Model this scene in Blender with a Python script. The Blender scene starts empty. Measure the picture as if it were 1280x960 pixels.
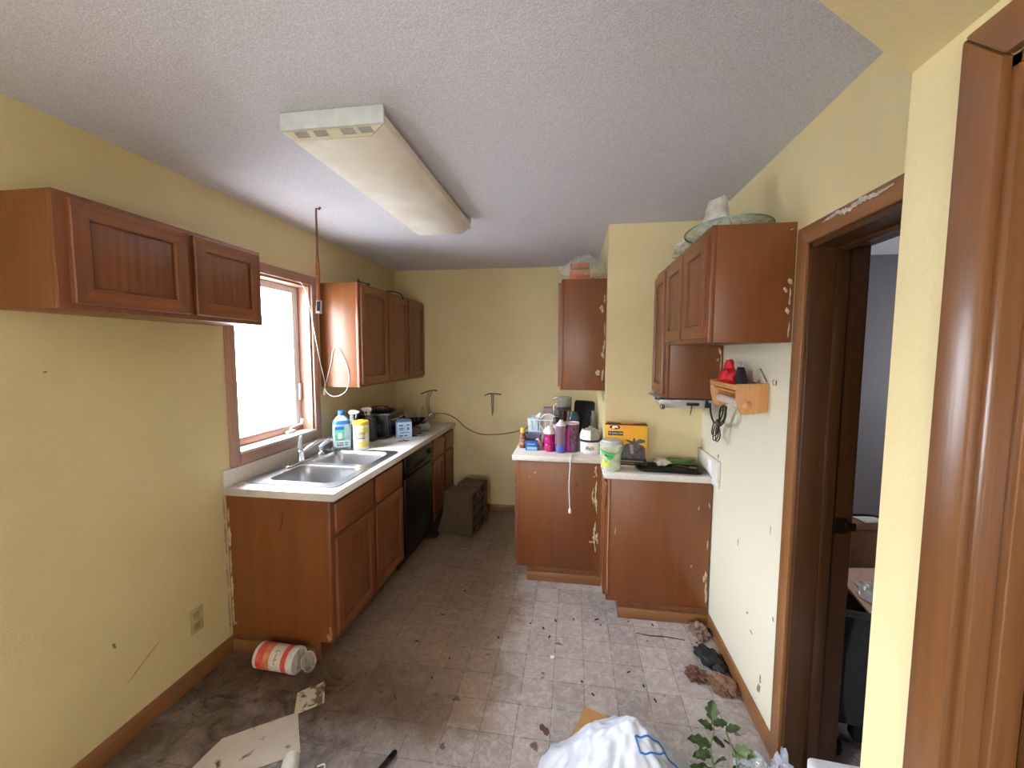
import bpy, bmesh, math, random
from mathutils import Vector, Matrix, noise as mnoise
PI = math.pi
random.seed(7)
SC = bpy.context.scene
COL = SC.collection

# ------------------------------------------------------------------ camera, sky, light, exposure
F_PX = 513.65
cam = bpy.data.cameras.new('camera')
cam.sensor_fit = 'HORIZONTAL'; cam.sensor_width = 36.0
cam.lens = 36.0 * F_PX / 1280.0
cam.clip_start = 0.02; cam.clip_end = 200
camo = bpy.data.objects.new('camera', cam); COL.objects.link(camo)
ya, pt, ro = math.radians(8.483), math.radians(-4.463), math.radians(0.202)
fw = Vector((-math.sin(ya)*math.cos(pt), math.cos(ya)*math.cos(pt), math.sin(pt)))
rt = Vector((math.cos(ya), math.sin(ya), 0)); up = rt.cross(fw)
c_, s_ = math.cos(ro), math.sin(ro)
rt2 = rt*c_ + up*s_
up2 = up*c_ - rt*s_
M = Matrix((rt2, up2, -fw)).transposed().to_4x4(); M.translation = (1.834, -0.012, 1.642)
camo.matrix_world = M
SC.camera = camo

SKY = 41.0
w = bpy.data.worlds.new('overcast_sky'); SC.world = w; w.use_nodes = True
nt = w.node_tree; bg = nt.nodes['Background']
tc = nt.nodes.new('ShaderNodeTexCoord'); dt = nt.nodes.new('ShaderNodeVectorMath'); dt.operation = 'DOT_PRODUCT'; rp = nt.nodes.new('ShaderNodeValToRGB')
dt.inputs[1].default_value = (-0.82, 0.15, 0.55)                   # the thin cloud is brightest on the kitchen-window side
nt.links.new(tc.outputs['Generated'], dt.inputs[0]); nt.links.new(dt.outputs['Value'], rp.inputs[0])
rp.color_ramp.elements[0].position = 0.0; rp.color_ramp.elements[0].color = (0.11, 0.11, 0.11, 1)
rp.color_ramp.elements[1].position = 0.95; rp.color_ramp.elements[1].color = (0.88, 0.955, 1.04, 1)
nt.links.new(rp.outputs[0], bg.inputs['Color'])
bg.inputs['Strength'].default_value = SKY

def portal(loc, sx_, sy_, rot):
    l = bpy.data.lights.new('daylight_portal', 'AREA'); l.shape = 'RECTANGLE'; l.size = sx_; l.size_y = sy_
    l.cycles.is_portal = True
    o = bpy.data.objects.new('daylight_portal', l); COL.objects.link(o); o.location = loc; o.rotation_euler = rot
portal((-0.125, 2.32, 1.585), 1.03, 0.68, (0, -PI/2, 0))          # kitchen window
portal((-0.125, -0.85, 1.5), 1.2, 0.66, (0, -PI/2, 0))            # window of the living room behind, on the same side
portal((1.2, -2.68, 1.35), 1.2, 1.5, (PI/2, 0, 0))                 # rear window, added as fill
portal((5.62, 2.9, 1.5), 1.2, 1.0, (0, PI/2, 0))                  # window added to light the room beyond door 1

SC.view_settings.view_transform = 'Standard'; SC.view_settings.look = 'None'
SC.view_settings.gamma = 1.0; SC.view_settings.use_curve_mapping = False
SC.view_settings.exposure = 0.98
SC.cycles.use_denoising = True
SC.cycles.max_bounces = 10; SC.cycles.diffuse_bounces = 6; SC.cycles.transparent_max_bounces = 16
SC.cycles.sample_clamp_indirect = 6.0
SC.cycles.caustics_reflective = False; SC.cycles.caustics_refractive = False

# ------------------------------------------------------------------ materials
def srgb(*c):
    f = lambda v: (v/255.0/12.92) if v/255.0 <= 0.04045 else ((v/255.0+0.055)/1.055)**2.4
    return tuple(f(v) for v in c) + (1,)
def base(name):
    m = bpy.data.materials.new(name); m.use_nodes = True
    return m, m.node_tree, m.node_tree.nodes['Principled BSDF']
def mat(name, col, rough=0.5, metal=0, trans=0, ior=1.45, var=0.06, vscale=30, bump=0, bscale=200, alpha=1, coat=0, col2=None, spec=0.5):
    m, t, b = base(name)
    c = srgb(*col)
    n = t.nodes.new('ShaderNodeTexNoise'); tcd = t.nodes.new('ShaderNodeTexCoord')
    t.links.new(tcd.outputs['Object'], n.inputs['Vector']); n.inputs['Scale'].default_value = vscale; n.inputs['Detail'].default_value = 4
    r = t.nodes.new('ShaderNodeValToRGB')
    c2 = srgb(*col2) if col2 else tuple(max(0, x*(1-var*2.5)) for x in c[:3]) + (1,)
    r.color_ramp.elements[0].position = 0.35; r.color_ramp.elements[0].color = c2
    r.color_ramp.elements[1].position = 0.65; r.color_ramp.elements[1].color = c
    t.links.new(n.outputs['Fac'], r.inputs[0]); t.links.new(r.outputs[0], b.inputs['Base Color'])
    b.inputs['Roughness'].default_value = rough; b.inputs['Metallic'].default_value = metal
    b.inputs['Transmission Weight'].default_value = trans; b.inputs['IOR'].default_value = ior
    b.inputs['Alpha'].default_value = alpha; b.inputs['Coat Weight'].default_value = coat
    b.inputs['Specular IOR Level'].default_value = spec
    if bump:
        n2 = t.nodes.new('ShaderNodeTexNoise'); n2.inputs['Scale'].default_value = bscale; n2.inputs['Detail'].default_value = 3
        t.links.new(tcd.outputs['Object'], n2.inputs['Vector'])
        bp = t.nodes.new('ShaderNodeBump'); bp.inputs['Strength'].default_value = bump; bp.inputs['Distance'].default_value = 0.004
        t.links.new(n2.outputs['Fac'], bp.inputs['Height']); t.links.new(bp.outputs[0], b.inputs['Normal'])
    return m
def wood(name, c1, c2, axis='z', rough=0.38, fine=1.0, coat=0.15, contrast=(0.3, 0.72)):
    m, t, b = base(name)
    tcd = t.nodes.new('ShaderNodeTexCoord'); oi = t.nodes.new('ShaderNodeObjectInfo')
    ad = t.nodes.new('ShaderNodeVectorMath'); ad.operation = 'ADD'
    sc = t.nodes.new('ShaderNodeVectorMath'); sc.operation = 'SCALE'; sc.inputs['Scale'].default_value = 7.0
    cb = t.nodes.new('ShaderNodeCombineXYZ')
    for i in range(3): t.links.new(oi.outputs['Random'], cb.inputs[i])
    t.links.new(cb.outputs[0], sc.inputs[0]); t.links.new(tcd.outputs['Object'], ad.inputs[0]); t.links.new(sc.outputs[0], ad.inputs[1])
    mp = t.nodes.new('ShaderNodeMapping'); S = [38*fine, 38*fine, 38*fine]; S['xyz'.index(axis)] = 1.6
    mp.inputs['Scale'].default_value = S; t.links.new(ad.outputs[0], mp.inputs['Vector'])
    n = t.nodes.new('ShaderNodeTexNoise'); n.inputs['Scale'].default_value = 1.0; n.inputs['Detail'].default_value = 6; n.inputs['Distortion'].default_value = 0.8
    t.links.new(mp.outputs[0], n.inputs['Vector'])
    r = t.nodes.new('ShaderNodeValToRGB')
    r.color_ramp.elements[0].position = contrast[0]; r.color_ramp.elements[0].color = srgb(*c2)
    r.color_ramp.elements[1].position = contrast[1]; r.color_ramp.elements[1].color = srgb(*c1)
    t.links.new(n.outputs['Fac'], r.inputs[0])
    mp2 = t.nodes.new('ShaderNodeMapping'); S2 = [230, 230, 230]; S2['xyz'.index(axis)] = 6
    mp2.inputs['Scale'].default_value = S2; t.links.new(ad.outputs[0], mp2.inputs['Vector'])
    n2 = t.nodes.new('ShaderNodeTexNoise'); n2.inputs['Scale'].default_value = 1.0; n2.inputs['Detail'].default_value = 2
    t.links.new(mp2.outputs[0], n2.inputs['Vector'])
    mx = t.nodes.new('ShaderNodeMix'); mx.data_type = 'RGBA'; mx.blend_type = 'MULTIPLY'; mx.inputs['Factor'].default_value = 0.2
    t.links.new(r.outputs[0], mx.inputs['A'])
    r2 = t.nodes.new('ShaderNodeValToRGB'); r2.color_ramp.elements[0].position = 0.35; r2.color_ramp.elements[0].color = (0.45, 0.4, 0.35, 1); r2.color_ramp.elements[1].position = 0.5
    t.links.new(n2.outputs['Fac'], r2.inputs[0]); t.links.new(r2.outputs[0], mx.inputs['B'])
    t.links.new(mx.outputs['Result'], b.inputs['Base Color'])
    bp = t.nodes.new('ShaderNodeBump'); bp.inputs['Strength'].default_value = 0.12; bp.inputs['Distance'].default_value = 0.002
    t.links.new(n2.outputs['Fac'], bp.inputs['Height']); t.links.new(bp.outputs[0], b.inputs['Normal'])
    b.inputs['Roughness'].default_value = rough; b.inputs['Coat Weight'].default_value = coat; b.inputs['Coat Roughness'].default_value = 0.3
    return m
def floor_mat():
    m, t, b = base('vinyl_floor')
    tcd = t.nodes.new('ShaderNodeTexCoord')
    mp = t.nodes.new('ShaderNodeMapping'); t.links.new(tcd.outputs['Object'], mp.inputs['Vector'])
    mp.inputs['Rotation'].default_value = (0, 0, 0.0); mp.inputs['Location'].default_value = (0.066, 0.01, 0)
    br = t.nodes.new('ShaderNodeTexBrick'); br.offset = 0.0; br.squash = 1.0
    br.inputs['Scale'].default_value = 1.0; br.inputs['Brick Width'].default_value = 0.152; br.inputs['Row Height'].default_value = 0.162
    br.inputs['Mortar Size'].default_value = 0.0026; br.inputs['Mortar Smooth'].default_value = 0.4; br.inputs['Bias'].default_value = 0
    br.inputs['Color1'].default_value = srgb(168, 157, 155); br.inputs['Color2'].default_value = srgb(145, 134, 132); br.inputs['Mortar'].default_value = srgb(120, 108, 104)
    t.links.new(mp.outputs[0], br.inputs['Vector'])
    def ns(scale, det=6, rough=0.65, dist=0):
        n = t.nodes.new('ShaderNodeTexNoise'); n.inputs['Scale'].default_value = scale; n.inputs['Detail'].default_value = det
        n.inputs['Roughness'].default_value = rough; n.inputs['Distortion'].default_value = dist
        t.links.new(tcd.outputs['Object'], n.inputs['Vector']); return n
    def ramp(src, p0, p1, a=(0, 0, 0, 1), c=(1, 1, 1, 1)):
        r = t.nodes.new('ShaderNodeValToRGB'); r.color_ramp.elements[0].position = p0; r.color_ramp.elements[0].color = a
        r.color_ramp.elements[1].position = p1; r.color_ramp.elements[1].color = c; t.links.new(src, r.inputs[0]); return r.outputs[0]
    def mixc(fac, A, B, mode='MIX'):
        x = t.nodes.new('ShaderNodeMix'); x.data_type = 'RGBA'; x.blend_type = mode
        if isinstance(fac, float): x.inputs['Factor'].default_value = fac
        else: t.links.new(fac, x.inputs['Factor'])
        for k, v in (('A', A), ('B', B)):
            if isinstance(v, tuple): x.inputs[k].default_value = v
            else: t.links.new(v, x.inputs[k])
        return x.outputs['Result']
    def math_(op, a, c):
        x = t.nodes.new('ShaderNodeMath'); x.operation = op; x.use_clamp = True
        for i, v in enumerate((a, c)):
            if isinstance(v, (int, float)): x.inputs[i].default_value = v
            else: t.links.new(v, x.inputs[i])
        return x.outputs[0]
    col = br.outputs['Color']
    # marbled vinyl print
    col = mixc(ramp(ns(26, 8, 0.75, 1.2).outputs['Fac'], 0.45, 0.66), col, mixc(0.55, col, srgb(208, 200, 194)), 'MIX')
    col = mixc(ramp(ns(12, 8, 0.75, 2.0).outputs['Fac'], 0.52, 0.72), col, mixc(0.55, col, srgb(128, 110, 100)))
    # ingrained dirt, heavy by the sink cabinet, plus painted reflection along the left aisle
    def blob(cx, cy, rx, ry, soft=0.5):
        s = t.nodes.new('ShaderNodeMapping'); s.inputs['Location'].default_value = (-cx/rx, -cy/ry, 0); s.inputs['Scale'].default_value = (1/rx, 1/ry, 0)
        t.links.new(tcd.outputs['Object'], s.inputs['Vector'])
        g = t.nodes.new('ShaderNodeVectorMath'); g.operation = 'LENGTH'; t.links.new(s.outputs[0], g.inputs[0])
        mr = t.nodes.new('ShaderNodeMapRange'); mr.inputs[1].default_value = 1.0; mr.inputs[2].default_value = 1.0-soft; mr.inputs[3].default_value = 0; mr.inputs[4].default_value = 1
        t.links.new(g.outputs['Value'], mr.inputs[0]); return mr.outputs[0]
    d1 = math_('MULTIPLY', blob(0.35, 1.45, 1.15, 0.75, 0.55), 1.0)
    n1 = ramp(ns(6, 8, 0.7, 0.6).outputs['Fac'], 0.30, 0.60)
    col = mixc(math_('MULTIPLY', d1, math_('ADD', math_('MULTIPLY', n1, 0.6), 0.38)), col, srgb(82, 66, 52))
    n2 = ramp(ns(9, 9, 0.75, 1.5).outputs['Fac'], 0.52, 0.62)
    col = mixc(math_('MULTIPLY', math_('MULTIPLY', blob(0.42, 1.62, 0.75, 0.42, 0.6), n2), 0.9), col, srgb(38, 27, 20))
    # tea-brown stain and painted cabinet reflection over the left aisle, right edge wavering
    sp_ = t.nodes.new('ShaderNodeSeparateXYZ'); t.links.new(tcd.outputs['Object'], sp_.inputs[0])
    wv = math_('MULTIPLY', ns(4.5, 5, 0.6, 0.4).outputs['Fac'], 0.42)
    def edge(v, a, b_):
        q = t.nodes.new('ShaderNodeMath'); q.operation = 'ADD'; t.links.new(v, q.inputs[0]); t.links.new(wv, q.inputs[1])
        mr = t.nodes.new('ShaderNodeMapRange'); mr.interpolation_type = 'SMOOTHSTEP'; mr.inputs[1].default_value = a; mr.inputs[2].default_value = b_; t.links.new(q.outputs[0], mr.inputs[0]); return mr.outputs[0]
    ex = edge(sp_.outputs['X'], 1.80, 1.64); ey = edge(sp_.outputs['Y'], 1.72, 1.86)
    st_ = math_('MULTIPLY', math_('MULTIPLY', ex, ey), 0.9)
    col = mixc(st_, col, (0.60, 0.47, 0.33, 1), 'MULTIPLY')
    # small dark spots
    n4 = ramp(ns(11, 3, 0.5, 0.3).outputs['Fac'], 0.69, 0.72)
    col = mixc(math_('MULTIPLY', n4, 0.75), col, srgb(60, 42, 32))
    t.links.new(col, b.inputs['Base Color'])
    rg = ramp(ns(5, 5, 0.6).outputs['Fac'], 0.3, 0.7, (0.36, 0.36, 0.36, 1), (0.56, 0.56, 0.56, 1)); t.links.new(rg, b.inputs['Roughness'])
    bp = t.nodes.new('ShaderNodeBump'); bp.inputs['Strength'].default_value = 0.25; bp.inputs['Distance'].default_value = 0.002
    t.links.new(br.outputs['Fac'], bp.inputs['Height']); bp.invert = True
    t.links.new(bp.outputs[0], b.inputs['Normal'])
    return m
def wall_mat(name, col, col2, bump=0.35):
    m, t, b = base(name)
    tcd = t.nodes.new('ShaderNodeTexCoord')
    n = t.nodes.new('ShaderNodeTexNoise'); n.inputs['Scale'].default_value = 1.7; n.inputs['Detail'].default_value = 6; n.inputs['Roughness'].default_value = 0.65
    t.links.new(tcd.outputs['Object'], n.inputs['Vector'])
    r = t.nodes.new('ShaderNodeValToRGB'); r.color_ramp.elements[0].position = 0.32; r.color_ramp.elements[0].color = srgb(*col2)
    r.color_ramp.elements[1].position = 0.62; r.color_ramp.elements[1].color = srgb(*col)
    t.links.new(n.outputs['Fac'], r.inputs[0]); t.links.new(r.outputs[0], b.inputs['Base Color'])
    n2 = t.nodes.new('ShaderNodeTexNoise'); n2.inputs['Scale'].default_value = 120; n2.inputs['Detail'].default_value = 3
    t.links.new(tcd.outputs['Object'], n2.inputs['Vector'])
    bp = t.nodes.new('ShaderNodeBump'); bp.inputs['Strength'].default_value = bump; bp.inputs['Distance'].default_value = 0.004
    t.links.new(n2.outputs['Fac'], bp.inputs['Height']); t.links.new(bp.outputs[0], b.inputs['Normal'])
    b.inputs['Roughness'].default_value = 0.55; b.inputs['Specular IOR Level'].default_value = 0.35
    return m
def two_tone_wall_mat(name, col, low, z0, soft):
    """wall paint that turns paler below height z0, its edge uneven"""
    m = wall_mat(name, col, tuple(c-7 for c in col), .2); t = m.node_tree; b = t.nodes['Principled BSDF']; src = b.inputs['Base Color'].links[0].from_socket
    tcd = t.nodes.new('ShaderNodeTexCoord'); sp = t.nodes.new('ShaderNodeSeparateXYZ'); t.links.new(tcd.outputs['Object'], sp.inputs[0])
    n = t.nodes.new('ShaderNodeTexNoise'); n.inputs['Scale'].default_value = 6; n.inputs['Detail'].default_value = 5; t.links.new(tcd.outputs['Object'], n.inputs['Vector'])
    a = t.nodes.new('ShaderNodeMath'); a.operation = 'MULTIPLY_ADD'; a.inputs[1].default_value = .12; t.links.new(n.outputs['Fac'], a.inputs[0]); t.links.new(sp.outputs['Z'], a.inputs[2])
    mr = t.nodes.new('ShaderNodeMapRange'); mr.inputs[1].default_value = z0+.06+soft; mr.inputs[2].default_value = z0+.06-soft; t.links.new(a.outputs[0], mr.inputs[0])
    x = t.nodes.new('ShaderNodeMix'); x.data_type = 'RGBA'; t.links.new(mr.outputs[0], x.inputs['Factor']); t.links.new(src, x.inputs['A']); x.inputs['B'].default_value = srgb(*low)
    t.links.new(x.outputs['Result'], b.inputs['Base Color']); return m
def ceiling_mat():
    m, t, b = base('popcorn_ceiling')
    tcd = t.nodes.new('ShaderNodeTexCoord')
    n = t.nodes.new('ShaderNodeTexNoise'); n.inputs['Scale'].default_value = 190; n.inputs['Detail'].default_value = 3; n.inputs['Roughness'].default_value = 0.7
    t.links.new(tcd.outputs['Object'], n.inputs['Vector'])
    r = t.nodes.new('ShaderNodeValToRGB'); r.color_ramp.elements[0].position = 0.35; r.color_ramp.elements[0].color = srgb(196, 196, 206)
    r.color_ramp.elements[1].position = 0.6; r.color_ramp.elements[1].color = srgb(222, 222, 233)
    t.links.new(n.outputs['Fac'], r.inputs[0]); t.links.new(r.outputs[0], b.inputs['Base Color'])
    r3 = t.nodes.new('ShaderNodeValToRGB'); r3.color_ramp.elements[0].position = 0.42; r3.color_ramp.elements[1].position = 0.66
    t.links.new(n.outputs['Fac'], r3.inputs[0])
    bp = t.nodes.new('ShaderNodeBump'); bp.inputs['Strength'].default_value = 0.35; bp.inputs['Distance'].default_value = 0.004
    t.links.new(r3.outputs[0], bp.inputs['Height']); t.links.new(bp.outputs[0], b.inputs['Normal'])
    b.inputs['Roughness'].default_value = 0.9; b.inputs['Specular IOR Level'].default_value = 0.1
    return m
def clear(name, col=(235, 240, 240), transp=0.7, rough=0.12):
    # thin clear film or plastic: mostly see-through with a soft sheen
    m, t, b = base(name)
    b.inputs['Base Color'].default_value = srgb(*col); b.inputs['Roughness'].default_value = rough
    n = t.nodes.new('ShaderNodeTexNoise'); n.inputs['Scale'].default_value = 22; n.inputs['Detail'].default_value = 5
    tcd = t.nodes.new('ShaderNodeTexCoord'); t.links.new(tcd.outputs['Object'], n.inputs['Vector'])
    mr = t.nodes.new('ShaderNodeMapRange'); mr.inputs[1].default_value = 0.3; mr.inputs[2].default_value = 0.7
    mr.inputs[3].default_value = max(0, 1-transp-0.15); mr.inputs[4].default_value = min(1, 1-transp+0.15)
    t.links.new(n.outputs['Fac'], mr.inputs[0]); t.links.new(mr.outputs[0], b.inputs['Alpha'])
    return m

OAK_V = wood('oak_upright', (128, 76, 42), (104, 56, 30), 'z')
OAK_H = wood('oak_crosswise', (136, 82, 44), (110, 60, 31), 'y')
VEN = wood('oak_veneer_side', (120, 69, 29), (104, 56, 22), 'z', fine=0.6, contrast=(.2, .8))
TRIM_Z = wood('trim_wood_upright', (140, 96, 58), (118, 76, 44), 'z', contrast=(0.25, 0.8))
TRIM_Y = wood('trim_wood_along', (140, 96, 58), (118, 76, 44), 'y', contrast=(0.25, 0.8))
TRIM_X = wood('trim_wood_across', (140, 96, 58), (118, 76, 44), 'x', contrast=(0.25, 0.8))
WINW_Z = wood('window_wood_upright', (176, 138, 120), (152, 112, 96), 'z', contrast=(0.25, 0.8))
WINW_Y = wood('window_wood_along', (176, 138, 120), (152, 112, 96), 'y', contrast=(0.25, 0.8))
HONEY = wood('honey_pine', (196, 142, 88), (172, 116, 66), 'z', rough=0.5)
YEL = wall_mat('yellow_wall_paint', (214, 199, 156), (206, 190, 145), .2)
GREYW = wall_mat('grey_wall_paint', (112, 109, 116), (106, 103, 110), 0.1)
CEIL = ceiling_mat()
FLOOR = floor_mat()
LAM = mat('laminate_counter', (214, 208, 202), 0.42, var=0.05, vscale=70)
LAME = mat('laminate_counter_edge', (206, 198, 190), 0.45, var=0.05, vscale=70)
DARK = mat('dark_recess', (34, 24, 18), 0.8)
STEEL = mat('brushed_steel', (190, 192, 196), 0.30, 1.0, var=0.04, vscale=80)
CHROME = mat('chrome', (225, 226, 230), 0.12, 1.0, var=0.02)
BLACKG = mat('black_gloss_enamel', (13, 13, 15), 0.3, var=0.1, spec=.3)
BLACKP = mat('black_plastic', (24, 24, 26), 0.45, var=0.1)
BLACKR = mat('black_rubber', (20, 20, 21), 0.6)
WHITEP = mat('white_plastic', (228, 228, 226), 0.35, var=0.03)
WHITEV = mat('white_vinyl_frame', (214, 216, 220), 0.35, var=0.03)
GLASS = mat('clear_glass', (244, 250, 248), 0.02, trans=1.0, var=0.01)
PANE = clear('window_glass', (240, 246, 250), 0.93, 0.02)
FILM = clear('clear_plastic_film', (232, 236, 238), 0.82, 0.12)
FLAKE = mat('torn_paint_residue', (196, 178, 148), 0.8, var=0.15, vscale=60)
SMEAR = mat('white_paint_smear', (198, 190, 178), 0.7, var=0.15, vscale=60)
MARK = mat('dark_scuff', (138, 124, 94), 0.85)

# ------------------------------------------------------------------ mesh helpers
class MB:
    def __init__(s): s.v = []; s.f = []
    def add(s, vs, fs):
        o = len(s.v); s.v += [tuple(v) for v in vs]; s.f += [tuple(i+o for i in f) for f in fs]; return s
    def box(s, x0, x1, y0, y1, z0, z1):
        x0, x1 = sorted((x0, x1)); y0, y1 = sorted((y0, y1)); z0, z1 = sorted((z0, z1))
        return s.add([(x0,y0,z0),(x1,y0,z0),(x1,y1,z0),(x0,y1,z0),(x0,y0,z1),(x1,y0,z1),(x1,y1,z1),(x0,y1,z1)],
                     [(0,3,2,1),(4,5,6,7),(0,1,5,4),(1,2,6,5),(2,3,7,6),(3,0,4,7)])
    def loft(s, rings, cap0=True, cap1=True, closed=True):
        n = len(rings[0]); vs = [p for r in rings for p in r]; fs = []
        for k in range(len(rings)-1):
            for i in range(n if closed else n-1):
                j = (i+1) % n; fs.append((k*n+i, k*n+j, (k+1)*n+j, (k+1)*n+i))
        if cap0: fs.append(tuple(range(n-1, -1, -1)))
        if cap1: fs.append(tuple((len(rings)-1)*n+i for i in range(n)))
        return s.add(vs, fs)
    def lathe(s, prof, n=28, c=(0, 0, 0), cap0=True, cap1=True):
        return s.loft([[(c[0]+r*math.cos(2*PI*i/n), c[1]+r*math.sin(2*PI*i/n), c[2]+z) for i in range(n)] for r, z in prof], cap0, cap1)
    def tube(s, pts, r, n=8, cap=True, taper=None):
        pts = [Vector(p) for p in pts]; rings = []; nrm = None
        for k, p in enumerate(pts):
            d = (pts[min(k+1, len(pts)-1)] - pts[max(k-1, 0)]).normalized()
            if nrm is None: nrm = d.orthogonal().normalized()
            nrm = (nrm - d*nrm.dot(d))
            if nrm.length < 1e-6: nrm = d.orthogonal()
            nrm.normalize(); b = d.cross(nrm)
            rr = r[k] if isinstance(r, (list, tuple)) else r
            rings.append([p + (nrm*math.cos(2*PI*i/n) + b*math.sin(2*PI*i/n))*rr for i in range(n)])
        return s.loft(rings, cap, cap)
    def cyl(s, p0, p1, r0, r1=None, n=20): return s.tube([p0, p1], [r0, r0 if r1 is None else r1], n)
    def prism(s, poly, a0, a1, axis='z'):
        def P(u, v, a): return {'z': (u, v, a), 'y': (u, a, v), 'x': (a, u, v)}[axis]
        return s.loft([[P(u, v, a0) for u, v in poly], [P(u, v, a1) for u, v in poly]])
    def grid(s, fn, nu, nv):
        vs = [fn(i/nu, j/nv) for i in range(nu+1) for j in range(nv+1)]
        return s.add(vs, [(i*(nv+1)+j, (i+1)*(nv+1)+j, (i+1)*(nv+1)+j+1, i*(nv+1)+j+1) for i in range(nu) for j in range(nv)])
    def xform(s, M_): s.v = [tuple(M_ @ Vector(v)) for v in s.v]; return s
    def build(s, name, m, parent=None, bevel=0, seg=2, smooth=40, solid=0):
        me = bpy.data.meshes.new(name); me.from_pydata(s.v, [], s.f); me.validate(clean_customdata=False)
        b = bmesh.new(); b.from_mesh(me)
        bmesh.ops.recalc_face_normals(b, faces=b.faces)
        if solid: bmesh.ops.solidify(b, geom=b.faces[:], thickness=solid)
        if bevel:
            es = [e for e in b.edges if len(e.link_faces) == 2 and e.calc_face_angle(0) > math.radians(40)]
            bmesh.ops.bevel(b, geom=es, offset=bevel, segments=seg, affect='EDGES', profile=0.5, clamp_overlap=True)
        b.to_mesh(me); b.free()
        for p in me.polygons: p.use_smooth = True
        me.set_sharp_from_angle(angle=math.radians(smooth))
        me.materials.append(m)
        o = bpy.data.objects.new(name, me); COL.objects.link(o)
        if parent is not None: o.parent = parent
        return o
def thing(name, label, cat, loc=(0, 0, 0), rz=0, group=None):
    o = bpy.data.objects.new(name, None); COL.objects.link(o); o.empty_display_size = 0.05
    o.location = loc; o.rotation_euler = (0, 0, rz); o['label'] = label; o['category'] = cat
    if group: o['group'] = group
    return o
def tag(o, label, cat, group=None, loc=None, rz=None, kind=None):
    o['label'] = label; o['category'] = cat
    if group: o['group'] = group
    if kind: o['kind'] = kind
    if loc: o.location = loc
    if rz is not None: o.rotation_euler = (0, 0, rz)
    return o
def struct(o, label=None):
    o['kind'] = 'structure'
    if label: o['label'] = label
    return o
def rrect(x0, x1, y0, y1, r, n=6):
    out = []
    for cx, cy, a in ((x1-r, y1-r, 0), (x0+r, y1-r, PI/2), (x0+r, y0+r, PI), (x1-r, y0+r, 1.5*PI)):
        for k in range(n+1): out.append((cx+r*math.cos(a+k*PI/2/n), cy+r*math.sin(a+k*PI/2/n)))
    return out
def plate(outer, holes, z0, z1, name, m, parent=None):
    cu = bpy.data.curves.new('tmp', 'CURVE'); cu.dimensions = '2D'; cu.fill_mode = 'BOTH'; cu.extrude = (z1-z0)/2
    for ring in [outer]+holes:
        sp = cu.splines.new('POLY'); sp.points.add(len(ring)-1); sp.use_cyclic_u = True
        for p, q in zip(sp.points, ring): p.co = (q[0], q[1], 0, 1)
    ob = bpy.data.objects.new('tmp', cu); COL.objects.link(ob)
    dg = bpy.context.evaluated_depsgraph_get(); dg.update()
    me = bpy.data.meshes.new_from_object(ob.evaluated_get(dg)); bpy.data.objects.remove(ob); bpy.data.curves.remove(cu)
    for v in me.vertices: v.co.z += (z0+z1)/2
    me.name = name; me.materials.clear(); me.materials.append(m)
    o = bpy.data.objects.new(name, me); COL.objects.link(o)
    if parent is not None: o.parent = parent
    return o
def text(body, size, m, parent, loc, rz=0, wrap=None, name='lettering', sx=1.0, depth=0.0005, tilt=0, shear=0):
    """letters standing upright (XZ) and facing -Y, turned by rz; wrap bends them round a cylinder of that radius"""
    cu = bpy.data.curves.new('tmp', 'FONT'); cu.body = body; cu.size = size; cu.align_x = 'CENTER'; cu.align_y = 'CENTER'; cu.extrude = depth; cu.shear = shear
    ob = bpy.data.objects.new('tmp', cu); COL.objects.link(ob)
    dg = bpy.context.evaluated_depsgraph_get(); dg.update()
    me = bpy.data.meshes.new_from_object(ob.evaluated_get(dg)); bpy.data.objects.remove(ob); bpy.data.curves.remove(cu)
    R = Matrix.Rotation(rz, 4, 'Z')
    for v in me.vertices:
        x, z, d = v.co.x*sx, v.co.y, v.co.z
        x, z = x*math.cos(tilt)-z*math.sin(tilt), x*math.sin(tilt)+z*math.cos(tilt)
        if wrap: p = Vector(((wrap+d)*math.sin(x/wrap), -(wrap+d)*math.cos(x/wrap), z))
        else: p = Vector((x, -d, z))
        v.co = R @ p + Vector(loc)
    me.name = name; me.materials.clear(); me.materials.append(m)
    o = bpy.data.objects.new(name, me); COL.objects.link(o); o.parent = parent
    return o
def band(r, z0, z1, a0, a1, n=20, t=0.0006):
    """a label wrapped on a cylinder, angles from -Y direction"""
    mb = MB()
    ring = lambda rr, z: [(rr*math.sin(a0+(a1-a0)*i/n), -rr*math.cos(a0+(a1-a0)*i/n), z) for i in range(n+1)]
    a, b, c, d = ring(r+t, z0), ring(r+t, z1), ring(r, z1), ring(r, z0)
    return mb.loft([[a[i], b[i], c[i], d[i]] for i in range(n+1)])
def patch(parent, plane, off, poly, name, m, t=0.0012):
    mb = MB()
    if plane == 'y-': mb.prism(poly, off-t, off+0.0002, 'y')
    elif plane == 'y+': mb.prism(poly, off-0.0002, off+t, 'y')
    elif plane == 'x+': mb.prism(poly, off-0.0002, off+t, 'x')
    elif plane == 'x-': mb.prism(poly, off-t, off+0.0002, 'x')
    elif plane == 'z+': mb.prism(poly, off-0.0002, off+t, 'z')
    return mb.build(name, m, parent)
def flake(parent, plane, off, pts, name='paint_residue', m=None, t=0.0012, seed=0):
    """irregular patches on one face, each its own mesh; plane 'y-' faces -Y at y=off, 'x+' faces +X at x=off; pts (u, v, du, dv)"""
    rnd = random.Random(seed); o = None
    for u, v, du, dv in pts:
        n = 13; ph = rnd.uniform(0, 6); poly = []
        for k in range(n):
            a = 2*PI*k/n; q = .72+.28*math.sin(2*a+ph)+rnd.uniform(-.22, .22); poly.append((u+du*q*math.cos(a), v+dv*q*math.sin(a)))
        o = patch(parent, plane, off, poly, name, m or FLAKE, t)
    return o
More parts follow.
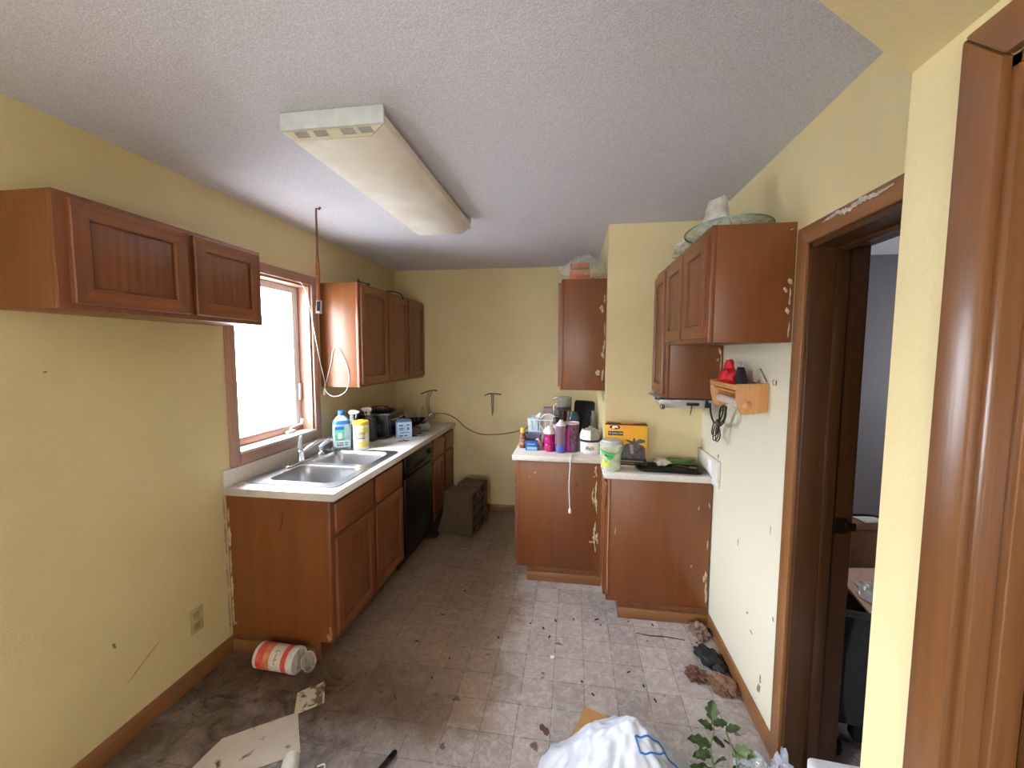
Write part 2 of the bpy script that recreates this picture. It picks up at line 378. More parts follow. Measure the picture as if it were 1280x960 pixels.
def streak(parent, plane, off, pts, wid, name='scratch_mark', m=None, seed=0, n=14, jit=.5):
    """one ragged line of varying width through pts"""
    rnd = random.Random(seed); P_ = [Vector((p[0], p[1], 0)) for p in pts]; L, Rr = [], []
    for k in range(n+1):
        t_ = k/n*(len(P_)-1); i_ = min(int(t_), len(P_)-2); p = P_[i_].lerp(P_[i_+1], t_-i_); d = (P_[i_+1]-P_[i_]).normalized(); nn = Vector((-d.y, d.x, 0))
        w_ = wid*(math.sin(PI*(k+.4)/(n+.8))**.5)
        L.append(p+nn*w_*rnd.uniform(1-jit, 1)); Rr.append(p-nn*w_*rnd.uniform(1-jit, 1))
    return patch(parent, plane, off, [(q.x, q.y) for q in L]+[(q.x, q.y) for q in reversed(Rr)], name, m or FLAKE)
def crumple(mb, center, rad, seed=0, amp=0.35, freq=3.0, n=4, flat=None, sq=1.0):
    """a crumpled closed lump; rad is (rx, ry, rz)"""
    b = bmesh.new(); bmesh.ops.create_icosphere(b, subdivisions=n, radius=1.0)
    vs = []
    for v in b.verts:
        p = v.co.copy(); d = 1 + amp*mnoise.noise(p*freq*0.5+Vector((seed*3.1, seed, 0))) + amp*0.8*(abs(mnoise.noise(p*freq*1.3+Vector((0, seed*2.7, seed))))-0.25)
        q = Vector((p.x*rad[0]*d, p.y*rad[1]*d, p.z*rad[2]*d)) + Vector(center)
        if flat is not None and q.z < flat: q.z = flat + 0.002*mnoise.noise(p*9)+0.002
        vs.append(q)
    fs = [tuple(v.index for v in f.verts) for f in b.faces]; b.free()
    return mb.add(vs, fs)

# ------------------------------------------------------------------ the shell of the room
XR, YB, H = 2.662, 4.056, 2.465
YP, XP = 2.775, 2.049          # where the right wall steps in, and how far
XH, YH, ZS = 2.412, 0.841, 2.13
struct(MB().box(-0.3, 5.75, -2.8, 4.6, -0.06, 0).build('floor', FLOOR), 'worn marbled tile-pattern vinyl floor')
struct(MB().box(-0.3, 5.75, -2.8, 4.6, H, H+0.1).build('ceiling', CEIL), 'grey popcorn textured ceiling')
# left wall with the window opening
WY0, WY1, WZ0, WZ1 = 1.985, 2.665, 1.07, 2.10
wl = MB().box(-0.13, 0, -2.7, -1.18, 0, H).box(-0.13, 0, -1.18, -.52, 0, .9).box(-0.13, 0, -1.18, -.52, 2.1, H).box(-0.13, 0, -.52, WY0, 0, H).box(-0.13, 0, WY1, YB+0.12, 0, H).box(-0.13, 0, WY0, WY1, 0, WZ0).box(-0.13, 0, WY0, WY1, WZ1, H).build('wall_left', YEL)
struct(wl, 'pale yellow wall with window')
flake(wl, 'x+', 0, [(1.171, 1.566, .006, .006), (1.318, .44, .010, .014)], 'scuff_mark', MARK, seed=3)
streak(wl, 'x+', 0, [(1.355, .245), (1.44, .30), (1.50, .33)], .004, 'scratch_mark', mat('pinkish_scratch', (176, 140, 104), 0.8), 4)
for a, b_ in ((.86, .74), (.72, .55), (.5, .36), (.33, .1)): streak(wl, 'x+', 0, [(1.872, a), (1.874, b_)], .009, 'torn_paint_edge', FLAKE, int(a*90))
struct(MB().box(-0.13, XP, YB, YB+0.12, 0, H).build('wall_back', YEL), 'yellow back wall')
struct(MB().box(XP, 2.79, YP, YB+0.12, 0, H).build('wall_stepped', YEL), 'wall that steps in behind the right counter')
# right wall with door 1 opening (Y .93..1.62)
DY0, DY1, DZ = 0.93, 1.62, 2.03
wr = MB().box(XR, 2.79, YH, DY0, 0, H).box(XR, 2.79, YH-.09, YH, ZS, H).box(XR, 2.79, DY1, YP, 0, H).box(XR, 2.79, DY0, DY1, DZ, H).build('wall_right', two_tone_wall_mat('right_wall_paint', (222, 207, 162), (208, 203, 184), 1.80, .03))
struct(wr, 'yellow right wall with doorway')
flake(wr, 'x-', XR, [(2.12, .70, .006, .02), (1.98, .42, .01, .008), (1.93, .36, .014, .006), (1.82, .22, .012, .02), (1.83, .17, .02, .03), (1.74, .55, .004, .015), (1.80, .9, .003, .02), (2.45, 1.05, .01, .02)], 'scuff_mark', MARK, seed=6)
PEN = mat('pencil_grey', (70, 68, 62), 0.8)
streak(wr, 'x-', XR, [(1.832, 1.53), (1.845, 1.528), (1.85, 1.517), (1.842, 1.506), (1.832, 1.508)], .0014, 'pencil_mark', PEN, 8)
streak(wr, 'x-', XR, [(1.824, 1.507), (1.818, 1.53), (1.812, 1.506)], .0014, 'pencil_mark', PEN, 9)
RAW = mat('raw_wall_edge', (232, 226, 208), 0.8)
for a, b_ in ((.2, .52), (.5, .8), (.84, 1.2), (1.25, 1.5), (1.56, 1.9)): streak(wr, 'x-', XR, [(1.692, a), (1.696, b_)], .008, 'torn_paint_edge', RAW, int(a*50), 20)
flake(wr, 'x-', XR, [(2.03, 1.49, .01, .02), (1.98, 1.5, .012, .02)], 'scuff_mark', MARK, seed=10)
# wall nearest the camera on the right, with door 2
EY0, EY1 = -0.16, 0.668
wh = MB().prism([(XH, EY1), (XH+.12, EY1), (XH+.12, YH-.09), (XR+.12, YH-.09), (XR+.12, YH), (XH, YH)], 0, ZS, 'z').box(XH, XH+0.12, -2.7, EY0, 0, H).box(XH, XH+0.12, EY0, EY1, 2.04, ZS).build('wall_hall', YEL)
struct(wh, 'narrow yellow wall strip at the near right')
# lowered ceiling over the hall, its edge cut at an angle
sm = MB().prism([(XH, YH), (2.655, YH), (2.655, -2.7), (2.2, -2.7), (2.2, 0.2), (1.70, 0.308)], ZS, H-0.001).build('ceiling_lowered', YEL)
struct(sm, 'smooth yellow lowered ceiling')
# rear of the house behind the camera (its window is added for fill light)
struct(MB().box(-0.13, .6, -2.8, -2.68, 0, H).box(1.8, XH+0.12, -2.8, -2.68, 0, H).box(.6, 1.8, -2.8, -2.68, 0, .6).box(.6, 1.8, -2.8, -2.68, 2.1, H).build('wall_rear', YEL), 'yellow wall behind the viewer')
r4 = MB()
for a, b_, c, d in ((.6, 1.8, .6, .66), (.6, 1.8, 2.04, 2.1), (.6, .66, .66, 2.04), (1.74, 1.8, .66, 2.04), (1.17, 1.23, .66, 2.04)): r4.box(a, b_, -2.78, -2.7, c, d)
struct(r4.build('window_4', WHITEV, bevel=.004), 'unseen white framed rear window added for fill light')  # unseen window added to fill the back wall and alcove with light
rw = MB()
for a, b_, c, d in ((-1.18, -.52, .9, .95), (-1.18, -.52, 2.05, 2.1), (-1.18, -1.13, .95, 2.05), (-.57, -.52, .95, 2.05)): rw.box(-.11, -.04, a, b_, c, d)
struct(rw.build('window_2', WHITEV, bevel=.004), 'white framed window of the living room')
# room beyond door 1
struct(MB().box(2.79, 5.6, 3.92, 4.04, 0, H).build('wall_bedroom_back', GREYW), 'grey wall of the room beyond the doorway')
struct(MB().box(2.535, 5.6, -0.35, -0.23, 0, H).build('wall_bedroom_front', GREYW), 'grey front wall of the room beyond')
struct(MB().box(5.5, 5.6, -.35, 2.4, 0, H).box(5.5, 5.6, 3.4, 4.04, 0, H).box(5.5, 5.6, 2.4, 3.4, 0, .9).box(5.5, 5.6, 2.4, 3.4, 2.1, H).build('wall_bedroom_side', GREYW), 'grey side wall of the room beyond')
w3 = MB()
for a, b_, c, d in ((2.4, 3.4, .9, .95), (2.4, 3.4, 2.05, 2.1), (2.4, 2.45, .95, 2.05), (3.35, 3.4, .95, 2.05)): w3.box(5.52, 5.58, a, b_, c, d)
struct(w3.build('window_3', WHITEV, bevel=.004), 'white frame of the unseen window added to light the room beyond')  # out of view, added so daylight reaches the grey walls

# kitchen window
win = struct(thing('window_1', 'wood-cased casement window over the sink', 'window', (0, 0, 0)))
del win['category']
cs = 0.062
for y0, y1, z0, z1, m in ((WY0-cs, WY0, WZ0-cs, WZ1+cs, WINW_Z), (WY1, WY1+cs, WZ0-cs, WZ1+cs, WINW_Z), (WY0, WY1, WZ1, WZ1+cs, WINW_Y), (WY0, WY1, WZ0-cs, WZ0, WINW_Y)):
    MB().box(0, 0.017, y0, y1, z0, z1).build('casing', m, win, bevel=.004)
MB().box(-0.1, 0.0, WY0, WY0+.015, WZ0, WZ1).build('jamb', WINW_Z, win); MB().box(-0.1, 0.0, WY1-.015, WY1, WZ0, WZ1).build('jamb', WINW_Z, win)
MB().box(-0.1, 0.0, WY0+.015, WY1-.015, WZ1-.015, WZ1).build('head_jamb', WINW_Y, win)
MB().box(-0.1, 0.022, WY0+.0, WY1, WZ0, WZ0+.016).build('sill', mat('pale_window_sill', (205, 190, 182), 0.4), win, bevel=.003)
sash = MB()
for y0, y1, z0, z1 in ((WY0+.015, WY0+.06, WZ0+.016, WZ1-.015), (WY1-.075, WY1-.015, WZ0+.016, WZ1-.015), (WY0+.06, WY1-.075, WZ1-.06, WZ1-.015)): sash.box(-0.12, -0.085, y0, y1, z0, z1)
sa = sash.build('sash', WHITEV, win, bevel=.004)
MB().box(-0.12, -0.082, WY0+.015, WY1-.015, WZ0+.016, WZ0+.066).build('sash_rail', WINW_Y, win, bevel=.004)
MB().box(-0.106, -0.102, WY0+.055, WY1-.055, WZ0+.06, WZ1-.055).build('pane', PANE, sa)
ck = MB().box(-0.082, -0.05, 2.46, 2.54, WZ0+.016, WZ0+.034).tube([(-.066, 2.5, WZ0+.03), (-.06, 2.5, WZ0+.05), (-.05, 2.545, WZ0+.06), (-.04, 2.585, WZ0+.068)], .007).tube([(-.04, 2.583, WZ0+.062), (-.036, 2.592, WZ0+.1)], [.009, .011], 10)
ck.build('crank_handle', mat('grey_crank_metal', (196, 194, 196), .35, var=.03), win, bevel=.0015)
MB().box(-0.084, -0.07, WY1-.045, WY1-.025, 1.3, 1.42).build('sash_lock', WHITEV, win, bevel=.002)
# what stands outside the window
struct(MB().box(-30, -0.2, -20, 25, -0.6, -0.5).build('ground_outside', mat('pale_ground', (232, 233, 234), .9, var=.03)), 'pale ground outside the window')
nh = thing('neighbour_house', 'white neighbouring house seen washed out through the window', 'house', (-8.5, 4.0, -.5))
sd = MB()
for k in range(16): sd.prism([(-3.0, .17*k), (-2.98+.0, .17*k), (-3.0, .17*k+.17)], -6, 6, 'y')
MB().box(-5, -3.0, -6, 6, 0, 2.75).build('house_wall', mat('white_siding', (232, 232, 230), .7), nh)
sd.build('siding_lap', mat('white_siding_lap', (226, 227, 228), .7), nh)
MB().prism([(-2.6, 2.7), (-2.6, 2.85), (-6, 4.4), (-6, 4.2)], -6.3, 6.3, 'y').build('roof', mat('light_grey_shingle', (176, 176, 178), .9), nh)
MB().box(-2.98, -2.94, -.9, .3, 1.0, 2.1).build('house_window', mat('pale_shade', (205, 210, 215), .4), nh)

# baseboards
bbm = TRIM_Y
struct(MB().prism([(0, 0), (.013, 0), (.013, .07), (.006, .085), (0, .085)], -2.6, 1.884, 'y').build('baseboard_left', TRIM_Y), 'brown wooden baseboard along the left wall')
struct(MB().box(.665, 1.40, YB-.013, YB, 0, .075).build('baseboard_back', TRIM_X, bevel=.003), 'brown wooden baseboard on the back wall')
struct(MB().box(XR-.013, XR, 1.682, 2.488, 0, .08).build('baseboard_right', TRIM_Y, bevel=.003), 'brown wooden baseboard along the right wall')

# door 1: casing, jamb and strike plate (the door itself is out of the opening)
d1 = struct(thing('door_1', 'brown wood-cased open doorway in the right wall', 'door')); del d1['category']
cw = .064
MB().prism([(DY1, 0), (DY1+cw, 0), (DY1+cw, DZ+cw), (DY1, DZ)], XR-.016, XR, 'x').build('casing', TRIM_Z, d1, bevel=.004)
MB().prism([(DY0-cw, DZ+cw), (DY0, DZ), (DY1, DZ), (DY1+cw, DZ+cw)], XR-.016, XR, 'x').build('head_casing', TRIM_Y, d1, bevel=.004)
MB().prism([(DY0-cw, 0), (DY0, 0), (DY0, DZ), (DY0-cw, DZ+cw)], XR-.016, XR, 'x').build('casing', TRIM_Z, d1, bevel=.004)
DJ = wood('dark_jamb_wood', (78, 46, 18), (58, 33, 11), 'z', contrast=(.25, .8))
MB().box(XR-.004, 2.842, DY1-.02, DY1+.0, 0, DZ).build('jamb', DJ, d1, bevel=.002)
MB().box(XR-.004, 2.842, DY0, DY0+.02, 0, DZ).build('jamb', DJ, d1, bevel=.002)
MB().box(XR-.004, 2.842, DY0, DY1, DZ-.02, DZ).build('head_jamb', DJ, d1)
st = MB().box(2.735, 2.772, DY0+.02, DY1-.02, DZ-.032, DZ-.02).box(2.735, 2.772, DY1-.032, DY1-.02, 0, DZ-.02).build('stop', DJ, d1, bevel=.002)
MB().box(2.79, 2.806, DY1+.0, DY1+.062, 0, DZ+.06).build('far_casing', TRIM_Z, d1)
sp = MB().box(2.785, 2.825, DY1-.022, DY1-.0195, .985, 1.045).box(2.818, 2.85, DY1-.03, DY1-.02, 1.0, 1.03)
spo = sp.build('strike_plate', mat('worn_brass', (92, 70, 44), .35, 1.0), d1, bevel=.001); spo['label'] = 'brass strike plate'
streak(d1, 'x-', XR-.016, [(1.53, DZ+.045), (1.45, DZ+.05), (1.40, DZ+.042), (1.34, DZ+.052), (1.28, DZ+.043), (1.22, DZ+.048)], .012, 'paint_smear', SMEAR, 12, 40, .8)
# door 2 nearest the camera
d2 = struct(thing('door_2', 'dark brown wooden door and casing at the near right edge', 'door')); del d2['category']
DK = wood('dark_brown_trim', (118, 76, 42), (92, 56, 29), 'z', rough=.3, contrast=(.2, .85), coat=.3)
MB().prism([(.660, 0), (.726, 0), (.726, 2.106), (.660, 2.04)], XH-.017, XH, 'x').build('casing', DK, d2, bevel=.006)
MB().prism([(.726, 2.106), (.660, 2.04), (-.16, 2.04), (-.226, 2.106)], XH-.017, XH, 'x').build('head_casing', wood('dark_brown_trim_along', (118, 76, 42), (92, 56, 29), 'y', rough=.3, contrast=(.2, .85), coat=.3), d2, bevel=.006)
MB().box(XH-.004, XH+.12, .646, .667, 0, 2.04).box(XH-.004, XH+.12, EY0, .667, 2.02, 2.04).build('jamb', DK, d2, bevel=.003)
MB().prism([(.632, 0), (.646, 0), (.646, 2.02), (EY0, 2.02), (EY0, 2.006), (.632, 2.006)], XH+.022, XH+.058, 'x').build('stop', DK, d2, bevel=.003)
ds = MB().box(XH+.06, XH+.095, EY0+.02, .644, .01, 2.02).build('door_slab', wood('dark_brown_door', (98, 60, 28), (74, 43, 20), 'z', rough=.35, contrast=(.2, .85)), d2, bevel=.003)

# ------------------------------------------------------------------ cabinets (local: wall at x=0, front towards +x, width along y)
def door_front(par, x, y0, y1, z0, z1, name='door', fr=.055):
    t = .019; g = .004
    def ring(ins, xx): return [(xx, y0+ins, z0+ins), (xx, y1-ins, z0+ins), (xx, y1-ins, z1-ins), (xx, y0+ins, z1-ins)]
    prof = [ring(0, x), ring(0, x+t-g), ring(g, x+t), ring(fr-g, x+t), ring(fr, x+t-g), ring(fr, x), ring(0, x)]
    mb = MB().loft(prof, False, False)
    d = mb.build(name, OAK_V, par)
    d.data.materials.append(OAK_H)
    zc, yc = (z0+z1)/2, (y0+y1)/2
    for p in d.data.polygons:
        c_z, c_y = p.center.z, p.center.y
        if abs(c_y-yc) < (y1-y0)/2-fr*.9 and abs(c_z-zc) > (z1-z0)/2-fr*1.05: p.material_index = 1
    pm = MB(); a = .014
    r0 = [(x+.004, y0+fr, z0+fr), (x+.004, y1-fr, z0+fr), (x+.004, y1-fr, z1-fr), (x+.004, y0+fr, z1-fr)]
    r1 = [(x+.012, y0+fr+a, z0+fr+a), (x+.012, y1-fr-a, z0+fr+a), (x+.012, y1-fr-a, z1-fr-a), (x+.012, y0+fr+a, z1-fr-a)]
    r1 = [(x+.005, p[1], p[2]) for p in r0]; 
    r2 = [(x+.0115, y0+fr+a, z0+fr+a), (x+.0115, y1-fr-a, z0+fr+a), (x+.0115, y1-fr-a, z1-fr-a), (x+.0115, y0+fr+a, z1-fr-a)]
    pm.loft([r0, r1, r2], cap0=False).build('panel', OAK_V, d)
    return d
def drawer_front(par, x, y0, y1, z0, z1):
    return MB().box(x, x+.019, y0, y1, z0, z1).build('drawer_front', OAK_H, par, bevel=.005)
def tray_geo(x0, x1, y0, y1, z0, z1, t):
    q = MB().loft([[(x0, y0, z0), (x1, y0, z0), (x1, y1, z0), (x0, y1, z0)], [(x0, y0, z1), (x1, y0, z1), (x1, y1, z1), (x0, y1, z1)],
                   [(x0+t, y0+t, z1), (x1-t, y0+t, z1), (x1-t, y1-t, z1), (x0+t, y1-t, z1)], [(x0+t, y0+t, z0+t), (x1-t, y0+t, z0+t), (x1-t, y1-t, z0+t), (x0+t, y1-t, z0+t)]])
    return q.v, q.f
def cabinet(name, label, loc, rz, wdt, dep, hgt, doors, toe=False, drawers=None, group=None, gap=.03, base_z=0.1, opened=False):
    """doors: list of (y0, y1[, z0, z1]) as local widths"""
    t = thing(name, label, 'cabinet', loc, rz, group)
    z0 = base_z if toe else 0
    if opened:
        MB().add(*tray_geo(0, dep-.02, 0, wdt, z0, hgt, .016)).build('carcass', VEN, t)
    else: MB().box(0, dep-.02, 0, wdt, z0, hgt).build('carcass', VEN, t, bevel=.0015)
    MB().box(dep-.02, dep, 0, wdt, z0, hgt).build('face_frame', OAK_V, t, bevel=.0015)
    if toe: MB().box(0, dep-.075, .0, wdt, 0, base_z).build('toe_kick', wood('toe_kick_wood_'+name, (120, 76, 44), (94, 56, 32), 'y'), t)
    for d in doors: door_front(t, dep, *d)
    for d in drawers or []: drawer_front(t, dep, *d)
    return t
UZ0, UZ1 = 1.381, 2.134
# over-refrigerator cabinet near the left
c = cabinet('wall_cabinet', 'short two-door oak wall cabinet left of the window, over bare wall', (0.001, 1.051, 1.772), 0, .838, .262, .362,
            [(.032, .428, .018, .345), (.458, .815, .018, .345)])
# far-left uppers
c = cabinet('wall_cabinet', 'tall three-door oak wall cabinet right of the window, above the left counter', (0.001, 2.765, UZ0), 0, 1.285, .303, UZ1-UZ0,
            [(.018, .44, .02, UZ1-UZ0-.02), (.468, .855, .02, UZ1-UZ0-.02), (.885, 1.262, .02, UZ1-UZ0-.02)])
# short right upper (over the missing range)
RH = UZ1-1.682
c = cabinet('wall_cabinet', 'short two-door oak wall cabinet beside the doorway, above the wooden rack', (XR-.001, 2.432, 1.682), PI, .715, .303, RH,
            [(.02, .345, .02, RH-.03), (.375, .695, .02, RH-.03)])
# residue is put on the side that faces the viewer (local y max, turned by pi)
def flake_r(par, w_, pts, seed, name='paint_residue', m=None): return flake(par, 'y+', w_, pts, name, m, .0014, seed)
flake_r(c, .715, [(.016, .23, .008, .02), (.014, .17, .006, .03), (.02, .12, .008, .018), (.03, .2, .01, .01), (.02, .425, .006, .004), (.012, .05, .004, .03)], 21)
# tall right upper
TH = UZ1-UZ0
c = cabinet('wall_cabinet', 'narrow tall oak wall cabinet above the small right counter', (XR-.001, YP-.001, UZ0), PI, YP-.002-2.4345, .303, TH,
            [(.02, .32, .02, TH-.03)])
flake_r(c, YP-.002-2.4345, [(.02, .27, .012, .02), (.012, .2, .006, .05), (.03, .22, .01, .008)], 22)
# far right upper on the stepped wall
c = cabinet('wall_cabinet', 'narrow oak wall cabinet above the cluttered far right counter', (XP-.001, YB-.001, UZ0), PI, YB-.002-2.836, .303, TH,
            [(.03, .60, .02, TH-.02), (.63, 1.195, .02, TH-.02)])
flake_r(c, YB-.002-2.836, [(.03, .55, .02, .03), (.014, .62, .008, .03), (.012, .3, .01, .05), (.02, .24, .014, .03), (.05, .12, .026, .02), (.018, .1, .012, .04), (.01, .42, .006, .05)], 23)

# left base run
SY0, SY1 = 1.888, 2.792
sb = cabinet('base_cabinet', 'oak sink base cabinet with a wide plain side under the left counter', (0.002, SY0, 0), 0, SY1-SY0, .60, .874,
             [(.03, .432, .125, .665), (.472, .875, .125, .665)], True, [(.03, .432, .69, .85), (.472, .875, .69, .85)], opened=True)
MB().box(.0, .50, -.013, .0, .0, .07).build('side_trim', TRIM_X, sb, bevel=.002)
for a, b_, w_ in ((.80, .72, .006), (.70, .585, .012), (.57, .43, .006), (.42, .30, .010), (.29, .14, .007)): streak(sb, 'y-', 0, [(.011, a), (.009, b_)], w_, 'paint_residue', FLAKE, int(a*70))
flake(sb, 'y-', 0, [(.022, .155, .014, .008)], 'paint_residue', FLAKE, seed=24)
streak(sb, 'y-', 0, [(.335, .80), (.325, .74), (.308, .685)], .004, 'dark_scratch', mat('burnt_scratch', (84, 40, 22), .8), 25)
streak(sb, 'y-', 0, [(.272, .85), (.268, .77)], .002, 'dark_scratch', mat('faint_scratch', (112, 62, 38), .8), 26)
flake(sb, 'y-', 0, [(.575, .13, .02, .02), (.585, .16, .01, .03)], 'worn_corner', mat('bare_fibre', (170, 130, 84), .9), seed=27)
dw = thing('dishwasher', 'black built-in dishwasher in the left base run', 'dishwasher', (0, 2.796, 0))
MB().box(.03, .59, .003, .595, .09, .872).build('tub_casing', BLACKP, dw)
MB().box(.59, .622, .004, .594, .12, .70).build('door_panel', BLACKG, dw, bevel=.005)
cp = MB().box(.59, .628, .004, .594, .71, .868).build('control_panel', BLACKG, dw, bevel=.005)
MB().box(.628, .64, .19, .41, .735, .758).build('handle', BLACKP, cp, bevel=.004)
MB().cyl((.628, .50, .80), (.645, .50, .80), .022).build('dial', BLACKP, cp, bevel=.002)
MB().box(.54, .553, .004, .594, .0, .115).build('kick_plate', BLACKP, dw, bevel=.002)
MB().prism([(.558, 0), (.66, 0), (.64, .012), (.558, .03)], .56, .70, 'y').build('bent_kick_flap', BLACKP, dw)
b1 = cabinet('base_cabinet', 'oak base cabinet between the dishwasher and the corner cabinet, its drawer askew', (0.002, 3.397, 0), 0, .352, .60, .874,
             [(.03, .322, .125, .665)], True)
dm = MB().box(.60, .619, .03, .322, .69, .845)
dm.xform(Matrix.Translation((.61, .18, .77)) @ Matrix.Rotation(math.radians(-9), 4, 'X') @ Matrix.Translation((-.61+.006, -.18, -.765))).build('drawer_front', OAK_H, b1, bevel=.005)
b2 = cabinet('base_cabinet', 'last oak base cabinet of the left run, against the back wall', (0.002, 3.751, 0), 0, .302, .60, .874,
             [(.03, .285, .125, .665)], True, [(.03, .285, .69, .85)])
# countertop left with the sink cut-out
CT0, CT1 = .876, .915
ctl = thing('countertop', 'long off-white laminate countertop with sink, under the window', 'countertop', (0, 0, 0))
plate([(.001, 1.872), (.636, 1.872), (.636, YB-.001), (.001, YB-.001)], [rrect(.075, .565, 2.005, 2.735, .03)], CT0, CT1, 'slab', LAM, ctl)
MB().box(.001, .02, 1.872, YB-.001, CT1, 1.006).build('backsplash', LAM, ctl, bevel=.004)
# sink
sk = thing('kitchen_sink', 'stainless double-bowl sink set in the left countertop', 'sink', (0, 0, CT1))
b_a, b_b = rrect(.135, .545, 2.02, 2.345, .055), rrect(.135, .545, 2.395, 2.72, .055)
plate(rrect(.038, .592, 1.965, 2.775, .04), [b_a, b_b], 0.0003, .006, 'rim', STEEL, sk)
for y0, y1 in ((2.02, 2.345), (2.395, 2.72)):
    rr = []
    for ins, z, r in ((0, .006, .055), (.004, .0, .055), (.010, -.02, .055), (.018, -.12, .06), (.03, -.15, .06), (.06, -.165, .06), (.13, -.17, .03)):
        rr.append([(p[0], p[1], z) for p in rrect(.135+ins, .545-ins, y0+ins*.9, y1-ins*.9, r)])
    bo = MB().loft(rr, cap0=False).build('bowl', STEEL, sk, smooth=60)
    ym = (y0+y1)/2
    MB().lathe([(.045, -.1695), (.045, -.166), (.036, -.165), (.03, -.168), (.004, -.168)], 24, (.34, ym, 0)).build('drain', CHROME, bo)
# faucet
fa = thing('kitchen_faucet', 'white and chrome faucet with upright lever on the sink deck', 'faucet', (.085, 2.36, CT1+.006))
MB().prism(rrect(-.03, .03, -.125, .125, .028), 0, .014).build('base_plate', CHROME, fa, bevel=.004)
MB().lathe([(.024, .012), (.022, .03), (.02, .06), (.0205, .075), (.012, .083)], 20, (0, .03, 0)).build('body', CHROME, fa)
MB().tube([(0, .03, .05), (.02, .08, .085), (.05, .15, .115), (.075, .215, .122), (.082, .235, .112), (.084, .24, .1)], [.011, .011, .011, .011, .0115, .012], 12).build('spout', CHROME, fa)
MB().tube([(0, .03, .075), (-.002, .028, .1), (.004, .024, .14), (.012, .02, .175)], [.017, .016, .011, .007], 12).build('lever', mat('chalky_chrome', (206, 208, 212), .25, .8), fa)
spy = thing('side_sprayer', 'chrome side sprayer on the sink deck beyond the faucet', 'sprayer', (.085, 2.60, CT1+.006))
MB().lathe([(.026, 0), (.026, .006), (.016, .016), (.015, .03)], 18).build('holder', CHROME, spy)
MB().tube([(0, 0, .02), (0, .0, .05), (.015, .03, .075), (.03, .06, .08)], [.013, .014, .013, .012], 12).build('spray_head', mat('grey_sprayer', (186, 188, 192), .25, .6), spy)
ss = thing('sink_strainer', 'dark basket strainer lying on the sink deck near the blue-capped bottle', 'strainer', (.105, 2.69, CT1+.006))
MB().lathe([(.034, .012), (.04, .016), (.04, .02), (.028, .022), (.022, .004), (.01, .001)], 20).build('basket', STEEL, ss)
MB().lathe([(.006, .002), (.006, .026), (.011, .03), (.008, .038), (.001, .04)], 12).build('knob', BLACKP, ss)

# right base runs
NY0 = 2.503
nb = cabinet('base_cabinet', 'short oak base cabinet with plain side, against the right wall', (XR-.008, YP-.003, 0), PI, YP-.003-NY0, .60, .874,
             [(.02, .25, .125, .665)], True, [(.02, .25, .69, .85)])
wn = YP-.003-NY0
MB().box(.0, .525, wn, wn+.012, 0, .065).build('side_trim', TRIM_X, nb, bevel=.002)
flake_r(nb, wn, [(.012, .74, .006, .02), (.02, .30, .012, .05), (.012, .2, .01, .07), (.014, .5, .005, .03), (.07, .72, .004, .012), (.1, .36, .006, .01), (.55, .55, .003, .03)], 31)
flake_r(nb, wn, [(.594, .5, .004, .3), (.592, .25, .004, .1)], 33, 'worn_edge', mat('pale_worn_edge', (196, 150, 100), .8))
fb = cabinet('base_cabinet', 'oak base cabinet under the cluttered far right counter', (XP-.002, YB-.002, 0), PI, YB-.002-2.836, .60, .874,
             [(.03, .595, .125, .665), (.625, 1.19, .125, .665)], True, [(.03, .595, .69, .85), (.625, 1.19, .69, .85)])
wf = YB-.002-2.836
MB().box(.0, .525, wf, wf+.012, 0, .065).build('side_trim', TRIM_X, fb, bevel=.002)
for a, b_, w_, x_ in ((.86, .78, .010, .045), (.75, .52, .011, .04), (.70, .58, .007, .062), (.46, .24, .011, .045), (.38, .30, .012, .03)): streak(fb, 'y+', wf, [(x_, a), (x_+.008, (a+b_)/2), (x_-.004, b_)], w_, 'paint_residue', FLAKE, int(a*70), 18, .8)
flake_r(fb, wf, [(.06, .78, .006, .006), (.47, .79, .012, .006), (.51, .76, .005, .004), (.075, .31, .014, .012)], 32)
flake_r(fb, wf, [(.24, .77, .006, .004), (.18, .72, .005, .012), (.09, .58, .004, .004)], 34, 'dark_knot', mat('knot_brown', (90, 48, 24), .8))
ctf = thing('countertop', 'off-white laminate countertop crowded with kitchenware at the back right', 'countertop', (0, 0, 0))
MB().box(XP-.636, XP-.001, 2.822, YB-.001, CT0, CT1).build('slab', LAM, ctf, bevel=.004)
MB().box(XP-.02, XP-.001, 2.822, YB-.02, CT1, 1.006).build('backsplash', LAM, ctf, bevel=.004)
ctn = thing('countertop', 'small off-white laminate countertop holding the yellow bag box and bucket', 'countertop', (0, 0, 0))
MB().box(XR-.636, XR-.001, 2.488, YP-.001, CT0, CT1).build('slab', LAM, ctn, bevel=.005)
MB().box(XR-.02, XR-.001, 2.40, YP-.001, CT1, 1.03).box(XR-.02, XR-.001, 2.40, 2.488, CT0, CT1).build('side_splash', LAM, ctn, bevel=.004)
MB().box(XR-.0206, XR-.02, 2.50, 2.56, .93, 1.01).build('white_sticker', mat('bright_white_paper', (240, 242, 248), .6), ctn)
MB().box(XR-.105, XR-.104, 2.4875, 2.4885, CT0, CT1+.0004).build('joint_line', MARK, ctn)
